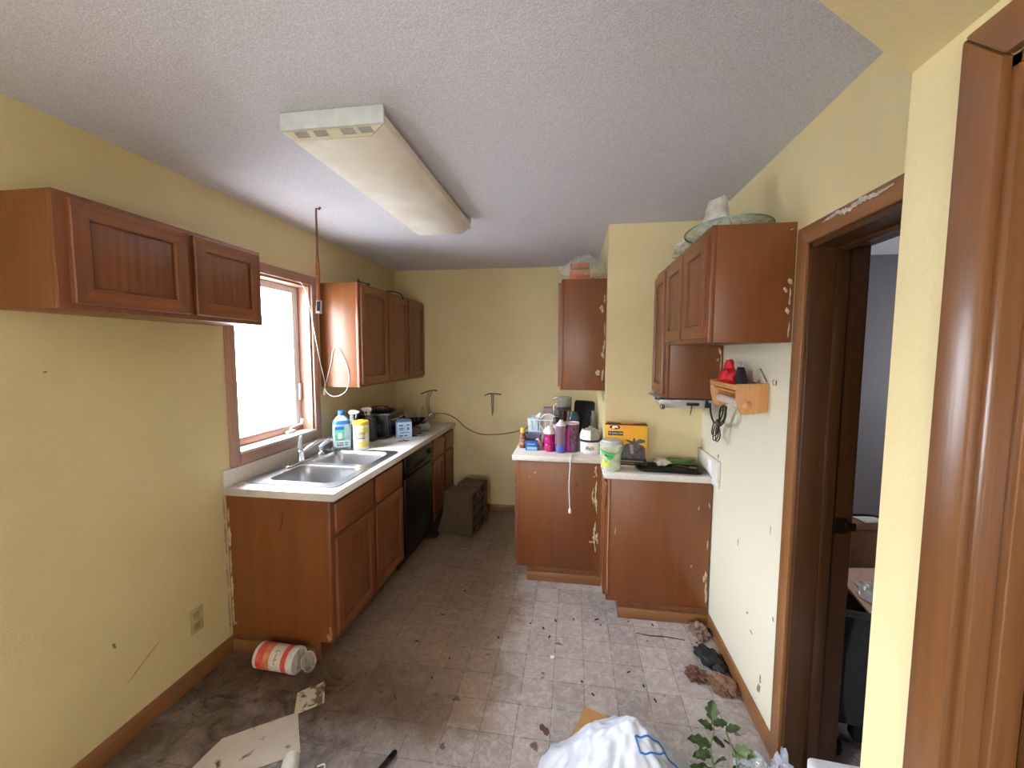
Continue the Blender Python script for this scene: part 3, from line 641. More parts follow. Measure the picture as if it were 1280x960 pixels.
# ------------------------------------------------------------------ ceiling light, wires
LX0, LX1, LY0, LY1 = .815, 1.195, 1.345, 2.515
li = thing('ceiling_light', 'dusty white wraparound fluorescent light on the textured ceiling', 'light', ((LX0+LX1)/2, (LY0+LY1)/2, H))
hw, hl = (LX1-LX0)/2, (LY1-LY0)/2
PANW = mat('white_enamel_pan', (204, 209, 210), .4, var=.05)
MB().box(-hw+.03, hw-.03, -hl+.02, hl-.01, -.055, -.0005).build('housing', PANW, li, bevel=.003)
LENS = mat('dusty_acrylic_lens', (240, 236, 230), .65, var=.05, vscale=5, col2=(226, 218, 206))
pl = [(-hw+.02, -.012), (-hw, -.03), (-hw+.004, -.062), (-hw+.05, -.098), (hw-.05, -.098), (hw-.004, -.062), (hw, -.03), (hw-.02, -.012)]
rg = [[(x, -hl+.04, z) for x, z in pl]]
rg = [[(x, y, z) for x, z in pl] for y in (-hl+.012, hl)]
MB().loft(rg).build('lens', LENS, li, bevel=.003)
MB().box(-hw-.002, hw+.002, -hl-.004, -hl+.012, -.062, -.001).build('end_plate', PANW, li, bevel=.006)
MB().prism([(-hw+.006, -.060), (hw-.006, -.060), (hw-.05, -.096), (-hw+.05, -.096)], -hl+.006, -hl+.013, 'y').build('lens_end', mat('yellowed_lens_end', (198, 190, 168), .4), li)
stp = MB()
for u in (-.115, -.045, .055, .12): stp.prism([(u-.028, -.066), (u+.02, -.066), (u+.035, -.086), (u-.012, -.086)], -hl+.004, -hl+.007, 'y')
stp.build('grey_stripe', mat('grey_dust_stripe', (140, 136, 128), .6), li)
MB().box(-hw-.002, hw+.002, hl, hl+.01, -.07, -.001).build('end_plate', PANW, li, bevel=.004)

sw = thing('hanging_cable', 'copper-coloured cable strap hanging from the ceiling by the window', 'cable', (.36, 2.222, H))
COP = mat('copper_sheath', (150, 84, 44), .5, var=.2, vscale=40)
MB().tube([(.028, 0, -.001), (.022, 0, -.012), (.002, 0, -.008), (-.0, 0, -.05), (.0, 0, -.2), (-.002, .0, -.3)], [.006, .006, .006, .006, .0065, .008], 8).build('bare_lead', mat('dark_copper', (104, 58, 34), .5), sw)
MB().prism([(-.011, -.28), (.008, -.28), (.013, -.38), (.009, -.44), (.014, -.53), (-.012, -.53), (-.008, -.44), (-.013, -.38)], -.004, .004, 'y').build('flat_sheath', COP, sw, bevel=.002)
MB().prism([(-.012, -.528), (.016, -.528), (.012, -.605), (-.018, -.6)], -.009, .009, 'y').build('plug', mat('pale_grey_plug', (196, 196, 200), .5), sw, bevel=.002)
MB().prism([(-.006, -.535), (.014, -.535), (.010, -.592), (-.008, -.588)], -.0105, -.0085, 'y').build('plug_face', BLACKP, sw)

wcd = thing('window_cable', 'thin white cord looping down beside the window onto the cabinet side', 'cord', (0, 0, 0))
def spline(pts, n=8):
    out = []; P = [Vector(p) for p in pts]; P = [P[0]*2-P[1]] + P + [P[-1]*2-P[-2]]
    for i in range(1, len(P)-2):
        for k in range(n):
            t_ = k/n; a, b, c2, d = P[i-1], P[i], P[i+1], P[i+2]
            out.append(.5*((2*b)+(c2-a)*t_+(2*a-5*b+4*c2-d)*t_**2+(3*b-a-3*c2+d)*t_**3))
    out.append(P[-2]); return out
WCO = mat('white_cord_vinyl', (226, 222, 214), .5)
MB().tube(spline([(.02, 2.50, 2.10), (.03, 2.54, 2.09), (.032, 2.60, 2.0), (.032, 2.65, 1.8), (.034, 2.71, 1.56), (.036, 2.75, 1.42), (.03, 2.757, 1.37)]), .0028, 7).build('cord', WCO, wcd)
MB().tube(spline([(.03, 2.757, 1.36), (.05, 2.758, 1.44), (.085, 2.758, 1.55), (.105, 2.758, 1.64), (.135, 2.758, 1.67), (.175, 2.758, 1.62), (.215, 2.758, 1.52), (.222, 2.758, 1.42), (.19, 2.755, 1.345), (.11, 2.75, 1.312), (.05, 2.75, 1.345), (.03, 2.755, 1.40)]), .0024, 7).build('loop', WCO, wcd)
MB().tube([(.03, 2.755, 1.36), (.028, 2.755, 1.32)], [.009, .011], 8).build('cord_end', WCO, wcd)

# items on top of the far-left cabinet
gb = thing('metal_bracket', 'small black metal bracket on top of the tall left wall cabinet', 'bracket', (.285, 2.83, UZ1))
MB().tube([(-.0, -.03, .014), (.005, .03, .012), (.01, .10, .010)], .006, 8).build('bar', BLACKP, gb)
MB().lathe([(.014, 0), (.016, .012), (.012, .028), (.002, .03)], 12, (0, -.03, 0)).build('knob', BLACKP, gb)
MB().lathe([(.012, 0), (.014, .012), (.010, .022), (.002, .024)], 12, (.01, .11, 0)).build('knob', BLACKP, gb)
tag(MB().tube(spline([(.10, 3.3, UZ1+.006), (.2, 3.36, UZ1+.02), (.28, 3.42, UZ1+.025), (.325, 3.47, UZ1+.006), (.33, 3.50, UZ1-.03)]), .006, 8).build('black_strap', BLACKR), 'short black cord draped over the tall left wall cabinet front', 'cord')
op = thing('outlet_plate', 'yellow-painted outlet plate low on the left wall', 'outlet', (0, 1.677, .31))
MB().box(.0, .006, -.037, .037, -.06, .06).build('cover', mat('painted_over_plate', (188, 172, 128), .5), op, bevel=.003)
MB().box(.006, .0068, -.016, .016, -.045, -.012).box(.006, .0068, -.016, .016, .012, .045).build('receptacle', mat('painted_receptacle', (160, 144, 104), .5), op, bevel=.001)
# ------------------------------------------------------------------ things on the left counter
C = CT1 + .0005
def P(name, *a, **k): return mat(name, *a, **k)
BLUEP = P('blue_plastic', (52, 108, 200), .4)
bt = thing('cleaner_bottle', 'large pale bottle with blue cap and green label, beside the yellow canister', 'bottle', (.135, 2.79, C), math.radians(38))
MB().loft([[(p[0], p[1], z) for p in rrect(-w_, w_, -d_, d_, min(w_, d_)*.55)] for w_, d_, z in
   ((.056, .04, 0), (.062, .045, .008), (.062, .045, .14), (.060, .044, .19), (.054, .040, .215), (.036, .03, .24), (.022, .022, .25), (.020, .020, .262))]).build('bottle_body', P('pale_aqua_plastic', (186, 214, 222), .3, trans=.25), bt)
MB().lathe([(.023, .255), (.024, .262), (.024, .285), (.021, .29)], 20).build('cap', BLUEP, bt, bevel=.002)
MB().loft([[(p[0], p[1], z) for p in rrect(-w_, w_, -d_, d_, .03)] for w_, d_, z in ((.063, .046, .193), (.0615, .0455, .20), (.055, .041, .218))], False, False).build('blue_band', BLUEP, bt)
MB().box(-.052, .012, -.0462, -.0448, .075, .178).build('label', P('green_label', (70, 178, 128), .45, col2=(120, 205, 160), vscale=25), bt)
MB().box(-.05, .01, -.0466, -.046, .152, .176).build('label_header', BLUEP, bt)
MB().box(-.032, -.004, -.0466, -.046, .085, .13).build('label_patch', P('white_label', (232, 236, 236), .5), bt)
MB().box(-.05, .048, -.0466, -.0448, .022, .07).build('lower_label', P('white_lower_label', (224, 236, 240), .5), bt)
for k, (z, x0, x1) in enumerate(((.055, -.04, -.03), (.055, -.024, .006), (.040, -.04, .008), (.055, .014, .04), (.04, .016, .036))):
    MB().box(x0, x1, -.047, -.0465, z-.004, z+.004).build('print', P('grey_print', (96, 112, 130), .5), bt)
MB().tube([(.064, 0, .18), (.074, 0, .15), (.072, 0, .11), (.064, 0, .09)], .008, 8).build('grip', P('pale_aqua_grip', (180, 208, 216), .3), bt)

cn = thing('wipes_canister', 'white and yellow wipes canister behind the sink', 'canister', (.265, 2.835, C), math.radians(32))
MB().lathe([(.054, 0), (.056, .004), (.056, .178), (.054, .182)], 32).build('tub', P('canister_white', (232, 232, 226), .4), cn)
MB().lathe([(.057, .178), (.058, .182), (.058, .204), (.052, .21), (.02, .212), (.02, .217), (.001, .218)], 32).build('lid', P('yellow_lid', (222, 190, 58), .4), cn)
YL = P('lemon_yellow_label', (226, 204, 70), .45, col2=(236, 222, 140), vscale=18)
band(.0562, .120, .165, -.15, 2.2).build('upper_label', YL, cn); band(.0562, .02, .06, -.4, 2.2).build('lower_label', YL, cn)
for z, m in ((.112, P('label_line_red', (214, 90, 80), .5)), (.098, P('label_line_orange', (228, 150, 70), .5)), (.085, P('label_line_grey', (90, 90, 110), .5)), (.125, P('label_line_brown', (120, 100, 70), .5))):
    band(.0568, z-.004, z+.003, -.9, .45).build('label_line', m, cn)

def sprayer_head(par, z, m, rz=0):
    mb = MB().lathe([(.016, z), (.016, z+.02), (.012, z+.024), (.012, z+.034)], 16)
    mb.prism([(-.02, z+.03), (.035, z+.032), (.058, z+.044), (.062, z+.056), (.03, z+.066), (-.012, z+.066), (-.028, z+.05)], -.011, .011, 'y')
    mb.prism([(.03, z+.036), (.04, z+.036), (.034, z+.0), (.024, z-.004)], -.006, .006, 'y')
    o = mb.xform(Matrix.Rotation(rz, 4, 'Z')).build('spray_head', m, par, bevel=.003); return o
sb1 = thing('spray_bottle', 'white trigger spray bottle behind the blue-capped bottle', 'bottle', (.14, 2.93, C), 0)
MB().loft([[(p[0], p[1], z) for p in rrect(-w_, w_, -w_*.7, w_*.7, w_*.5)] for w_, z in ((.042, 0), (.045, .006), (.045, .12), (.034, .17), (.018, .2), (.016, .212))]).build('bottle_body', WHITEP, sb1)
sprayer_head(sb1, .208, WHITEP, math.radians(8))
sb2 = thing('spray_bottle', 'smoky clear spray bottle with a grey trigger, left of the toaster oven', 'bottle', (.19, 3.10, C), 0)
MB().loft([[(p[0], p[1], z) for p in rrect(-w_, w_, -w_*.8, w_*.8, w_*.5)] for w_, z in ((.052, 0), (.056, .006), (.056, .14), (.05, .17), (.022, .20), (.018, .212))]).build('bottle_body', P('smoky_plastic', (110, 110, 108), .2, trans=.5), sb2)
sprayer_head(sb2, .208, P('grey_trigger', (176, 168, 162), .4), math.radians(188))
band(.0565, .03, .13, -.5, .6).build('label', P('dull_label', (120, 124, 126), .5, col2=(70, 78, 92), vscale=30), sb2)

to = thing('toaster_oven', 'dark toaster oven on the left counter below the wall cabinet', 'toaster oven', (.045, 3.19, C))
MB().box(0, .27, 0, .33, .012, .195).build('oven_body', P('dark_navy_enamel', (38, 40, 46), .35), to, bevel=.008)
od = MB().box(.27, .28, .015, .245, .03, .165).build('oven_door', P('smoked_oven_glass', (26, 26, 30), .12), to, bevel=.003)
MB().tube([(.28, .04, .155), (.296, .04, .155), (.296, .22, .155), (.28, .22, .155)], .005, 8).build('handle', CHROME, od)
MB().box(.27, .277, .25, .322, .03, .165).build('control_panel', P('grey_panel', (120, 118, 114), .4), to, bevel=.002)
for z in (.06, .1, .14): MB().cyl((.277, .286, z), (.291, .286, z), .013).build('knob', BLACKP, to, bevel=.002)
MB().box(-.004, .282, -.004, .334, .193, .206).build('top_trim', P('grey_steel_trim', (128, 126, 124), .35, .8), to, bevel=.003)
for x in (.03, .24):
    for y in (.03, .30): MB().cyl((x, y, 0), (x, y, .014), .012).build('foot', BLACKR, to)
MB().box(.06, .2, -.001, .0, .05, .12).build('side_vent', P('vent_grey', (84, 82, 80), .5), to)
bp_ = thing('baking_tray', 'dark shallow tray lying on top of the toaster oven', 'tray', (.18, 3.34, C+.2065))
MB().lathe([(.09, 0), (.12, .016), (.126, .018), (.118, .018), (.088, .003)], 30).build('dish', P('dark_bakeware', (36, 32, 32), .4), bp_)
bk = tag(MB().box(-.06, .06, -.045, .045, 0, .026).build('small_dark_box', P('brown_grey_case', (72, 62, 58), .5), None, bevel=.005), 'small dark case resting on the tray over the toaster oven', 'box', None, (.17, 3.34, C+.2250))
bb = thing('tea_box', 'pale blue box with printed panel standing before the toaster oven', 'box', (.418, 3.265, C), math.radians(34))
MB().box(-.062, .062, -.035, .035, 0, .135).build('carton', P('pale_blue_carton', (150, 180, 214), .5), bb, bevel=.002)
MB().box(-.058, .058, -.0357, -.035, .004, .131).build('front_label', P('blue_white_label', (196, 216, 236), .5, col2=(160, 190, 222), vscale=14), bb)
pr = P('steel_blue_print', (74, 104, 146), .5)
for x, z, a, b_ in ((-.03, .108, .016, .006), (.028, .11, .014, .005), (-.026, .082, .02, .004), (.03, .078, .008, .012), (-.028, .07, .018, .003), (-.03, .02, .016, .006), (.01, .02, .014, .006), (.0, .045, .04, .003)):
    MB().box(x-a, x+a, -.0361, -.0356, z-b_, z+b_).build('print', pr, bb)
MB().prism([(-.062, .135), (.062, .135), (.05, .158), (-.05, .158)], -.033, .033, 'y').build('lid', P('slate_blue_lid', (86, 108, 140), .5), bb, bevel=.002)
# black tool and keys
tl = thing('kitchen_tongs', 'black handled tool lying flat on the counter before the blue box', 'tool', (.49, 3.30, C), math.radians(12))
MB().tube([(-.09, 0, .008), (-.02, .004, .009), (.03, .002, .008)], [.008, .009, .006], 8).build('handle', BLACKP, tl)
MB().tube([(.03, .002, .008), (.1, -.012, .006)], [.004, .003], 8).build('tip', CHROME, tl)
ky = thing('keys', 'small bunch of keys on the bare counter near the sink', 'keys', (.475, 3.12, C))
MB().tube([(.014*math.cos(a*PI/6), .014*math.sin(a*PI/6), .003) for a in range(13)], .0015, 6).build('ring', CHROME, ky)
for a in (.3, 1.9, 3.6):
    k = MB().box(.012, .045, -.004, .004, .001, .004).lathe([(.011, .0005), (.011, .0045)], 14, (.02, 0, 0)); k.xform(Matrix.Rotation(a, 4, 'Z')).build('key', P('dark_key', (70, 62, 56), .4, .8), ky)
# clutter in the far corner
jr = thing('glass_jar', 'clear glass jar lying on its side near the counter end', 'jar', (.535, 3.56, C+.036), math.radians(-60))
MB().lathe([(.003, 0), (.034, .002), (.036, .01), (.036, .085), (.028, .1), (.028, .112), (.025, .112), (.025, .1), (.033, .084), (.033, .012), (.003, .006)], 24).xform(Matrix.Rotation(PI/2, 4, 'X')).build('jar_glass', P('greyish_glass', (214, 220, 214), .08, trans=.6), jr)
MB().lathe([(.030, .108), (.030, .126), (.026, .128)], 24).xform(Matrix.Rotation(PI/2, 4, 'X')).build('lid', P('tarnished_lid', (170, 150, 120), .4, .7), jr)
bw = thing('mixing_bowl', 'dark bowl full of utensils in the far left counter corner', 'bowl', (.36, 3.66, C))
MB().lathe([(.06, 0), (.09, .03), (.115, .085), (.12, .09), (.112, .086), (.085, .032), (.004, .008)], 30).build('bowl', P('dark_brown_bowl', (58, 46, 40), .35), bw)
for k, (a, l, h_) in enumerate(((.2, .16, .09), (1.4, .14, .12), (2.6, .17, .06), (-.5, .2, .07), (-1.2, .15, .10))):
    ut = thing('serving_utensil', ['silver ladle sticking out of the dark bowl towards the room', 'silver spoon standing tallest in the dark bowl', 'silver whisk-like utensil leaning left in the dark bowl', 'long silver spatula leaning out of the dark bowl to the right', 'silver fork leaning towards the front of the dark bowl'][k], 'utensil', (.36, 3.66, C), 0, 'utensils in the dark bowl')
    d = Vector((math.cos(a), math.sin(a), 0)); p0 = d*.025+Vector((0, 0, .025)); p1 = d*l+Vector((0, 0, .06+h_))
    MB().tube([p0, (p0+p1)/2, p1], [.003, .004, .005], 8).build('handle', STEEL, ut)
    q = Matrix.Translation(p1) @ d.to_track_quat('X', 'Z').to_matrix().to_4x4()
    MB().lathe([(.001, -.006), (.018, -.004), (.024, .003), (.02, .005), (.001, 0)], 16).xform(q).build('head', STEEL, ut)
bx = tag(MB().box(-.07, .07, -.05, .05, 0, .06).build('food_tin', P('dull_brown_tin', (96, 70, 54), .45, col2=(60, 44, 38), vscale=20), None, bevel=.004), 'brown tin box beside the glass jar on the left counter', 'box', None, (.435, 3.425, C), .4)
bx2 = tag(MB().box(-.06, .06, -.04, .04, 0, .11).build('dark_carton', P('dark_carton', (46, 42, 42), .5), None, bevel=.003), 'dark carton between the toaster oven and the dark bowl', 'box', None, (.16, 3.60, C), .1)
# wires out of the back wall, and the cable sagging across it
ow = thing('wall_wire', 'loose pale wires sticking out of the back wall above the left counter', 'wire', (.36, YB, 1.2))
WB = P('weathered_white_wire', (176, 160, 136), .5)
MB().tube(spline([(.03, .0, .02), (.03, -.02, .015), (.01, -.04, -.05), (.015, -.05, -.14), (.05, -.06, -.2)]), .006, 7).build('conductor', WB, ow)
MB().tube(spline([(.0, .0, .02), (-.0, -.02, .01), (-.02, -.035, -.06), (.0, -.05, -.16), (.03, -.05, -.19)]), .005, 7).build('conductor', WB, ow)
MB().tube(spline([(-.09, -.006, .0), (-.02, -.016, .03), (.05, -.02, .045), (.09, -.006, .04)]), .006, 7).build('lead', P('brown_wire', (104, 82, 58), .5), ow)
MB().box(.0, .07, -.06, -.03, -.235, -.185).build('splice_cap', P('pale_splice', (150, 136, 120), .5), ow, bevel=.006)
tag(MB().tube(spline([(.38, YB-.06, .99), (.46, YB-.05, 1.01), (.56, YB-.03, 1.0), (.66, YB-.014, .945), (.76, YB-.012, .86), (.9, YB-.012, .805), (1.05, YB-.012, .803), (1.2, YB-.012, .825), (1.31, YB-.012, .855), (1.40, YB-.02, .90), (1.405, YB-.05, .945)]), .0048, 8).build('brown_cable', P('brown_cable_sheath', (132, 104, 70), .5)), 'brown cable sagging along the back wall between the two counters', 'cable')
hk = thing('wall_wire', 'frayed wire tuft on the back wall between the counters', 'wire', (1.02, YB, 1.2))
MB().tube(spline([(-.07, -.006, .0), (-.04, -.014, .015), (.0, -.02, .022), (.06, -.014, .02), (.1, -.008, .012)]), .0065, 7).build('lead', P('grey_brown_lead', (116, 98, 72), .5), hk)
MB().tube(spline([(.0, -.0, .01), (.0, -.02, .0), (.004, -.016, -.1), (.008, -.014, -.2)]), .006, 7).build('hanging_wire', P('dull_grey_wire', (150, 140, 124), .5), hk)
MB().tube(spline([(.02, -.0, .01), (.022, -.018, .0), (.018, -.014, -.09), (.01, -.012, -.19)]), .004, 7).build('hanging_wire', P('blue_grey_wire', (124, 122, 126), .5), hk)
# concrete blocks on the floor
CON = P('concrete', (98, 80, 64), .95, var=.12, vscale=60, bump=.6, bscale=160)
def block(label, loc, rz, w_=.30, d_=.195, h_=.395, taper=.0):
    t = thing('concrete_block', label, 'block', loc, rz)
    mb = MB(); tz = .028
    mb.prism([(-w_/2-taper, 0), (w_/2-tz, 0), (w_/2-tz, h_), (-w_/2+.02, h_), (-w_/2+.01, h_*.55)], -d_/2, d_/2, 'y')
    n = 4; hh = h_/n
    # ribbed end with half-round cores
    end = [(-d_/2, 0), (d_/2, 0), (d_/2, h_), (-d_/2, h_)]
    holes = []
    for k in range(n):
        zc = hh*(k+.5); holes.append([(.005+.068*math.cos(a*2*PI/18), zc+.034*math.sin(a*2*PI/18)) for a in range(18)])
    body = mb.build('body', CON, t, bevel=.006)
    o = plate(end, holes, 0, tz, 'cored_end', CON, t)
    R = Matrix(((0, 0, 1, w_/2-tz), (1, 0, 0, 0), (0, 1, 0, 0), (0, 0, 0, 1)))
    o.data.transform(R)
    MB().box(w_/2-tz-.001, w_/2-tz+.0015, -d_/2+.02, d_/2-.02, .01, h_-.01).build('core_shadow', P('core_shade_dark', (40, 34, 28), 1.0), t)  # dark sheet behind the holes, shade of deep cores put into its colour
    return t
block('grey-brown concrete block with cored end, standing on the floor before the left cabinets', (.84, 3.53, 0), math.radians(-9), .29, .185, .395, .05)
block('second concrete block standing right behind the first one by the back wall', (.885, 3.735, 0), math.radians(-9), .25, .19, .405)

# ------------------------------------------------------------------ things on the far right counter
bo = thing('spice_bottle', 'brown-filled glass bottle with yellow cap at the counter corner', 'bottle', (1.462, 3.05, C))
MB().lathe([(.022, 0), (.026, .004), (.026, .075), (.02, .1), (.016, .112), (.016, .12)], 20).build('bottle_body', P('brown_bottle', (134, 92, 66), .25, col2=(94, 58, 42), vscale=40), bo)
MB().lathe([(.019, .118), (.02, .122), (.02, .148), (.016, .153)], 20).build('cap', P('yellow_cap', (214, 176, 66), .4), bo)
band(.0262, .025, .07, -1.0, 1.0).build('label', P('tan_label', (186, 140, 108), .5, col2=(120, 70, 50), vscale=50), bo)
bl = thing('small_carton', 'small blue carton at the front left of the far right counter', 'box', (1.535, 3.0, C), math.radians(5))
MB().box(-.046, .046, -.03, .03, 0, .066).build('carton', P('blue_carton', (44, 98, 168), .4), bl, bevel=.002)
MB().box(-.034, .04, -.0306, -.03, .006, .026).box(-.03, .03, -.0306, -.03, .044, .05).build('label_print', P('pale_blue_print', (150, 196, 232), .5), bl)
tubb = thing('storage_bin', 'grey-blue plastic bin behind the small blue carton', 'bin', (1.535, 3.13, C))
MB().loft([[(p[0], p[1], z) for p in rrect(-a, a, -a*.75, a*.75, .015)] for a, z in ((.055, 0), (.064, .1), (.066, .1), (.062, .1), (.054, .005))]).build('bin_body', P('slate_plastic', (128, 134, 158), .4), tubb)
MB().box(-.055, .055, -.0505, -.0485, .06, .07).box(-.055, .055, -.0485, -.0465, .035, .045).build('ribs', P('slate_ribs', (106, 112, 136), .4), tubb)
dr = thing('dish_rack', 'white wire dish rack with a pale blue cup holder behind the bin', 'rack', (1.60, 3.30, C))
RW = P('white_coated_wire', (226, 230, 234), .4)
cage = MB()
for z in (.02, .10, .19):
    q = [(-.11, -.10, z), (.11, -.10, z), (.11, .10, z), (-.11, .10, z), (-.11, -.10, z)]
    cage.tube(q, .0035 if z < .19 else .005, 7)
for k in range(6): cage.tube([(-.11+.044*k, -.10, .0), (-.11+.044*k, -.10, .19)], .003, 6); cage.tube([(-.11+.044*k, .10, .0), (-.11+.044*k, .10, .19)], .003, 6)
for k in range(5): cage.tube([(-.11, -.1+.05*k, .02), (.11, -.1+.05*k, .02)], .003, 6)
cage.build('cage', RW, dr)
MB().loft([[(p[0], p[1], z) for p in rrect(-a, a, -a*.8, a*.8, .012)] for a, z in ((.036, .03), (.046, .2), (.05, .202), (.043, .198), (.034, .035))]).xform(Matrix.Translation((-.075, -.05, 0))).build('cutlery_holder', P('pale_ice_blue_plastic', (196, 216, 230), .35), dr)
pltt = thing('plate', 'round white plate leaning upright in the dish rack', 'plate', (1.645, 3.245, C+.165))
MB().lathe([(.001, 0), (.05, .002), (.066, .010), (.07, .012), (.065, .016), (.05, .008), (.001, .006)], 36).xform(Matrix.Rotation(math.radians(84), 4, 'X') @ Matrix.Rotation(0, 4, 'Z')).build('plate_body', P('speckled_plate', (196, 182, 172), .35, var=.08, vscale=60), pltt)
MB().tube([(.069*math.cos(a*PI/18), -.013, .069*math.sin(a*PI/18)) for a in range(37)], .005, 8).xform(Matrix.Rotation(math.radians(-6), 4, 'X')).build('rim', WHITEP, pltt)
pot = tag(MB().loft([[(p[0], p[1], z) for p in rrect(-a, a, -a*.6, a*.6, .02)] for a, z in ((.03, .17), (.05, .172), (.052, .182), (.03, .215), (.001, .217))]).build('food_cover', P('white_lid', (220, 214, 208), .4), None), 'pale slanted lid lying over the back of the dish rack', 'cover', None, (1.585, 3.35, C+.012), .5)
rc = thing('red_cup', 'red plastic cup tipped beside the pink bottle', 'cup', (1.638, 3.12, C+.03), 0)
MB().lathe([(.03, 0), (.042, .09), (.044, .092), (.04, .088), (.028, .004)], 24).xform(Matrix.Translation((0, 0, .0)) @ Matrix.Rotation(math.radians(22), 4, 'Y')).build('cup_body', P('red_plastic', (186, 48, 52), .35), rc)
MB().lathe([(.045, .085), (.045, .098), (.001, .1)], 24).xform(Matrix.Rotation(math.radians(22), 4, 'Y')).build('lid', P('coral_red_lid', (206, 72, 72), .35), rc)
MB().lathe([(.026, -.03), (.028, 0), (.02, .006)], 16).build('stand', P('dark_red_base', (110, 30, 40), .4), rc)
pt_ = tag(MB().box(-.014, .014, -.006, .006, 0, .07).xform(Matrix.Rotation(math.radians(-32), 4, 'Y')).build('cream_tube', P('salmon_tube', (226, 168, 156), .4), None, bevel=.004), 'small pale pink tube leaning against the red cup', 'tube', None, (1.60, 3.04, C+.03))
pt_.location = (1.605, 3.06, C+.012)
pk = thing('drink_bottle', 'magenta plastic bottle with white dome lid at the counter front', 'bottle', (1.668, 2.985, C))
MAG = P('magenta_plastic', (186, 26, 110), .22, trans=.15)
MB().lathe([(.034, 0), (.04, .005), (.041, .05), (.038, .056), (.041, .062), (.041, .095), (.038, .1), (.041, .106), (.041, .132)], 28).build('bottle_body', MAG, pk)
MB().lathe([(.043, .13), (.044, .134), (.043, .148), (.034, .168), (.018, .178), (.014, .186), (.001, .188)], 28).build('lid', WHITEP, pk)
pk2 = thing('shaker', 'small pink shaker with black top behind the magenta bottle', 'shaker', (1.714, 3.115, C))
MB().lathe([(.026, 0), (.03, .005), (.03, .15), (.022, .18)], 20).build('shaker_body', P('soft_pink_plastic', (226, 150, 162), .35), pk2)
MB().lathe([(.026, .178), (.026, .225), (.022, .23)], 20).build('cap', BLACKP, pk2)
tm = thing('tumbler', 'tall clear purple tumbler with white lid and blue band, beside the pink bottle', 'tumbler', (1.752, 2.953, C))
MB().lathe([(.030, 0), (.033, .004), (.036, .19), (.034, .2)], 24).build('tumbler_body', P('mauve_clear_plastic', (176, 150, 172), .15, trans=.55), tm)
MB().lathe([(.0365, .196), (.0365, .206), (.02, .222), (.012, .238), (.001, .24)], 24).build('lid', P('frosted_lid', (222, 220, 228), .3), tm)
band(.0345, .01, .05, -PI, PI, 32).build('blue_band', P('violet_blue_band', (78, 92, 188), .35), tm)
pj_ = thing('open_jar', 'wide purple-pink translucent jar with open rim, beside the tumbler', 'jar', (1.825, 3.022, C))
MB().lathe([(.052, 0), (.056, .005), (.057, .19), (.059, .205), (.055, .205), (.053, .19), (.051, .01), (.001, .008)], 32).build('jar_body', P('plum_clear_plastic', (190, 140, 178), .14, trans=.6, col2=(150, 96, 140), vscale=12), pj_)
MB().lathe([(.058, .2), (.0605, .203), (.0605, .210), (.055, .211), (.054, .203)], 32).build('rim', P('pale_pink_rim', (224, 200, 214), .3), pj_)
band(.0572, .0, .17, -.9, -.2).build('pink_strip', P('hot_pink_strip', (196, 62, 150), .3), pj_)
# rice cooker / kettle
kt = thing('rice_cooker', 'white small cooker with glass dome lid and hanging cord', 'cooker', (1.962, 2.975, C))
MB().lathe([(.066, 0), (.07, .004), (.072, .085), (.07, .095)], 36).build('base', P('cooker_white', (228, 222, 224), .3), kt)
MB().lathe([(.0725, .088), (.076, .092), (.076, .1), (.07, .103)], 36).build('rim', P('cooker_black_rim', (30, 28, 30), .35), kt)
MB().lathe([(.069, .102), (.072, .12), (.07, .14), (.055, .168), (.03, .182), (.012, .186), (.012, .196), (.001, .198)], 36).build('glass_lid', P('greyish_lid_glass', (206, 204, 196), .08, trans=.55), kt)
MB().loft([[(r*math.cos(a), r*math.sin(a), z) for a in [math.radians(150+120*k/10) for k in range(11)]] for r, z in ((.0735, .104), (.076, .12), (.074, .14), (.059, .172), (.056, .17), (.07, .14), (.071, .12), (.07, .104))], False, False, False).build('white_cover', WHITEP, kt)
for k, (x0, z0) in enumerate(((-.03, .045), (-.018, .05), (-.006, .04), (.008, .048), (.02, .046))):
    pts = [(x0-.006, z0-.012), (x0, z0+.014), (x0+.004, z0-.002), (x0+.009, z0-.012)]
    MB().tube([(.0735*math.sin(u/.0735), -.0735*math.cos(u/.0735), v) for u, v in pts], .0016, 6).build('script_mark', P('dark_script', (60, 56, 72), .4), kt)
band(.0712, .008, .014, -.9, .9).build('print_line', P('pale_pink_line', (200, 170, 190), .4), kt)
MB().box(.07, .1, -.012, .012, .09, .105).build('handle', BLACKP, kt, bevel=.004)
MB().tube(spline([(-.062, -.03, .012), (-.10, -.08, .006), (-.125, -.12, .005), (-.135, -.148, .005), (-.14, -.159, -.008), (-.14, -.160, -.06), (-.145, -.154, -.2), (-.14, -.153, -.33), (-.137, -.153, -.37)]), .0042, 8).build('cord', WCO, kt)
MB().lathe([(.005, 0), (.009, -.01), (.011, -.03), (.008, -.036)], 12, (-.137, -.153, -.365)).build('plug', WHITEP, kt)
mg = thing('travel_mug', 'tall steel tumbler with dark rim at the back of the right counter', 'mug', (1.765, 3.33, C))
MB().lathe([(.034, 0), (.036, .004), (.038, .12), (.050, .255), (.052, .262)], 28).build('mug_body', mat('smoked_steel', (168, 160, 160), .2, 1.0, var=.04), mg)
MB().lathe([(.0535, .258), (.0545, .264), (.0545, .274), (.05, .276), (.001, .27)], 28).build('rim', P('dark_rim', (44, 36, 36), .4), mg)
gl = thing('glass_pitcher', 'clear glass vessel with spout behind the steel tumbler', 'pitcher', (1.765, 3.60, C))
MB().lathe([(.05, 0), (.055, .005), (.06, .3), (.064, .335), (.061, .335), (.056, .3), (.052, .01), (.001, .008)], 28).build('vessel', P('pitcher_glass', (226, 224, 214), .08, trans=.75), gl)
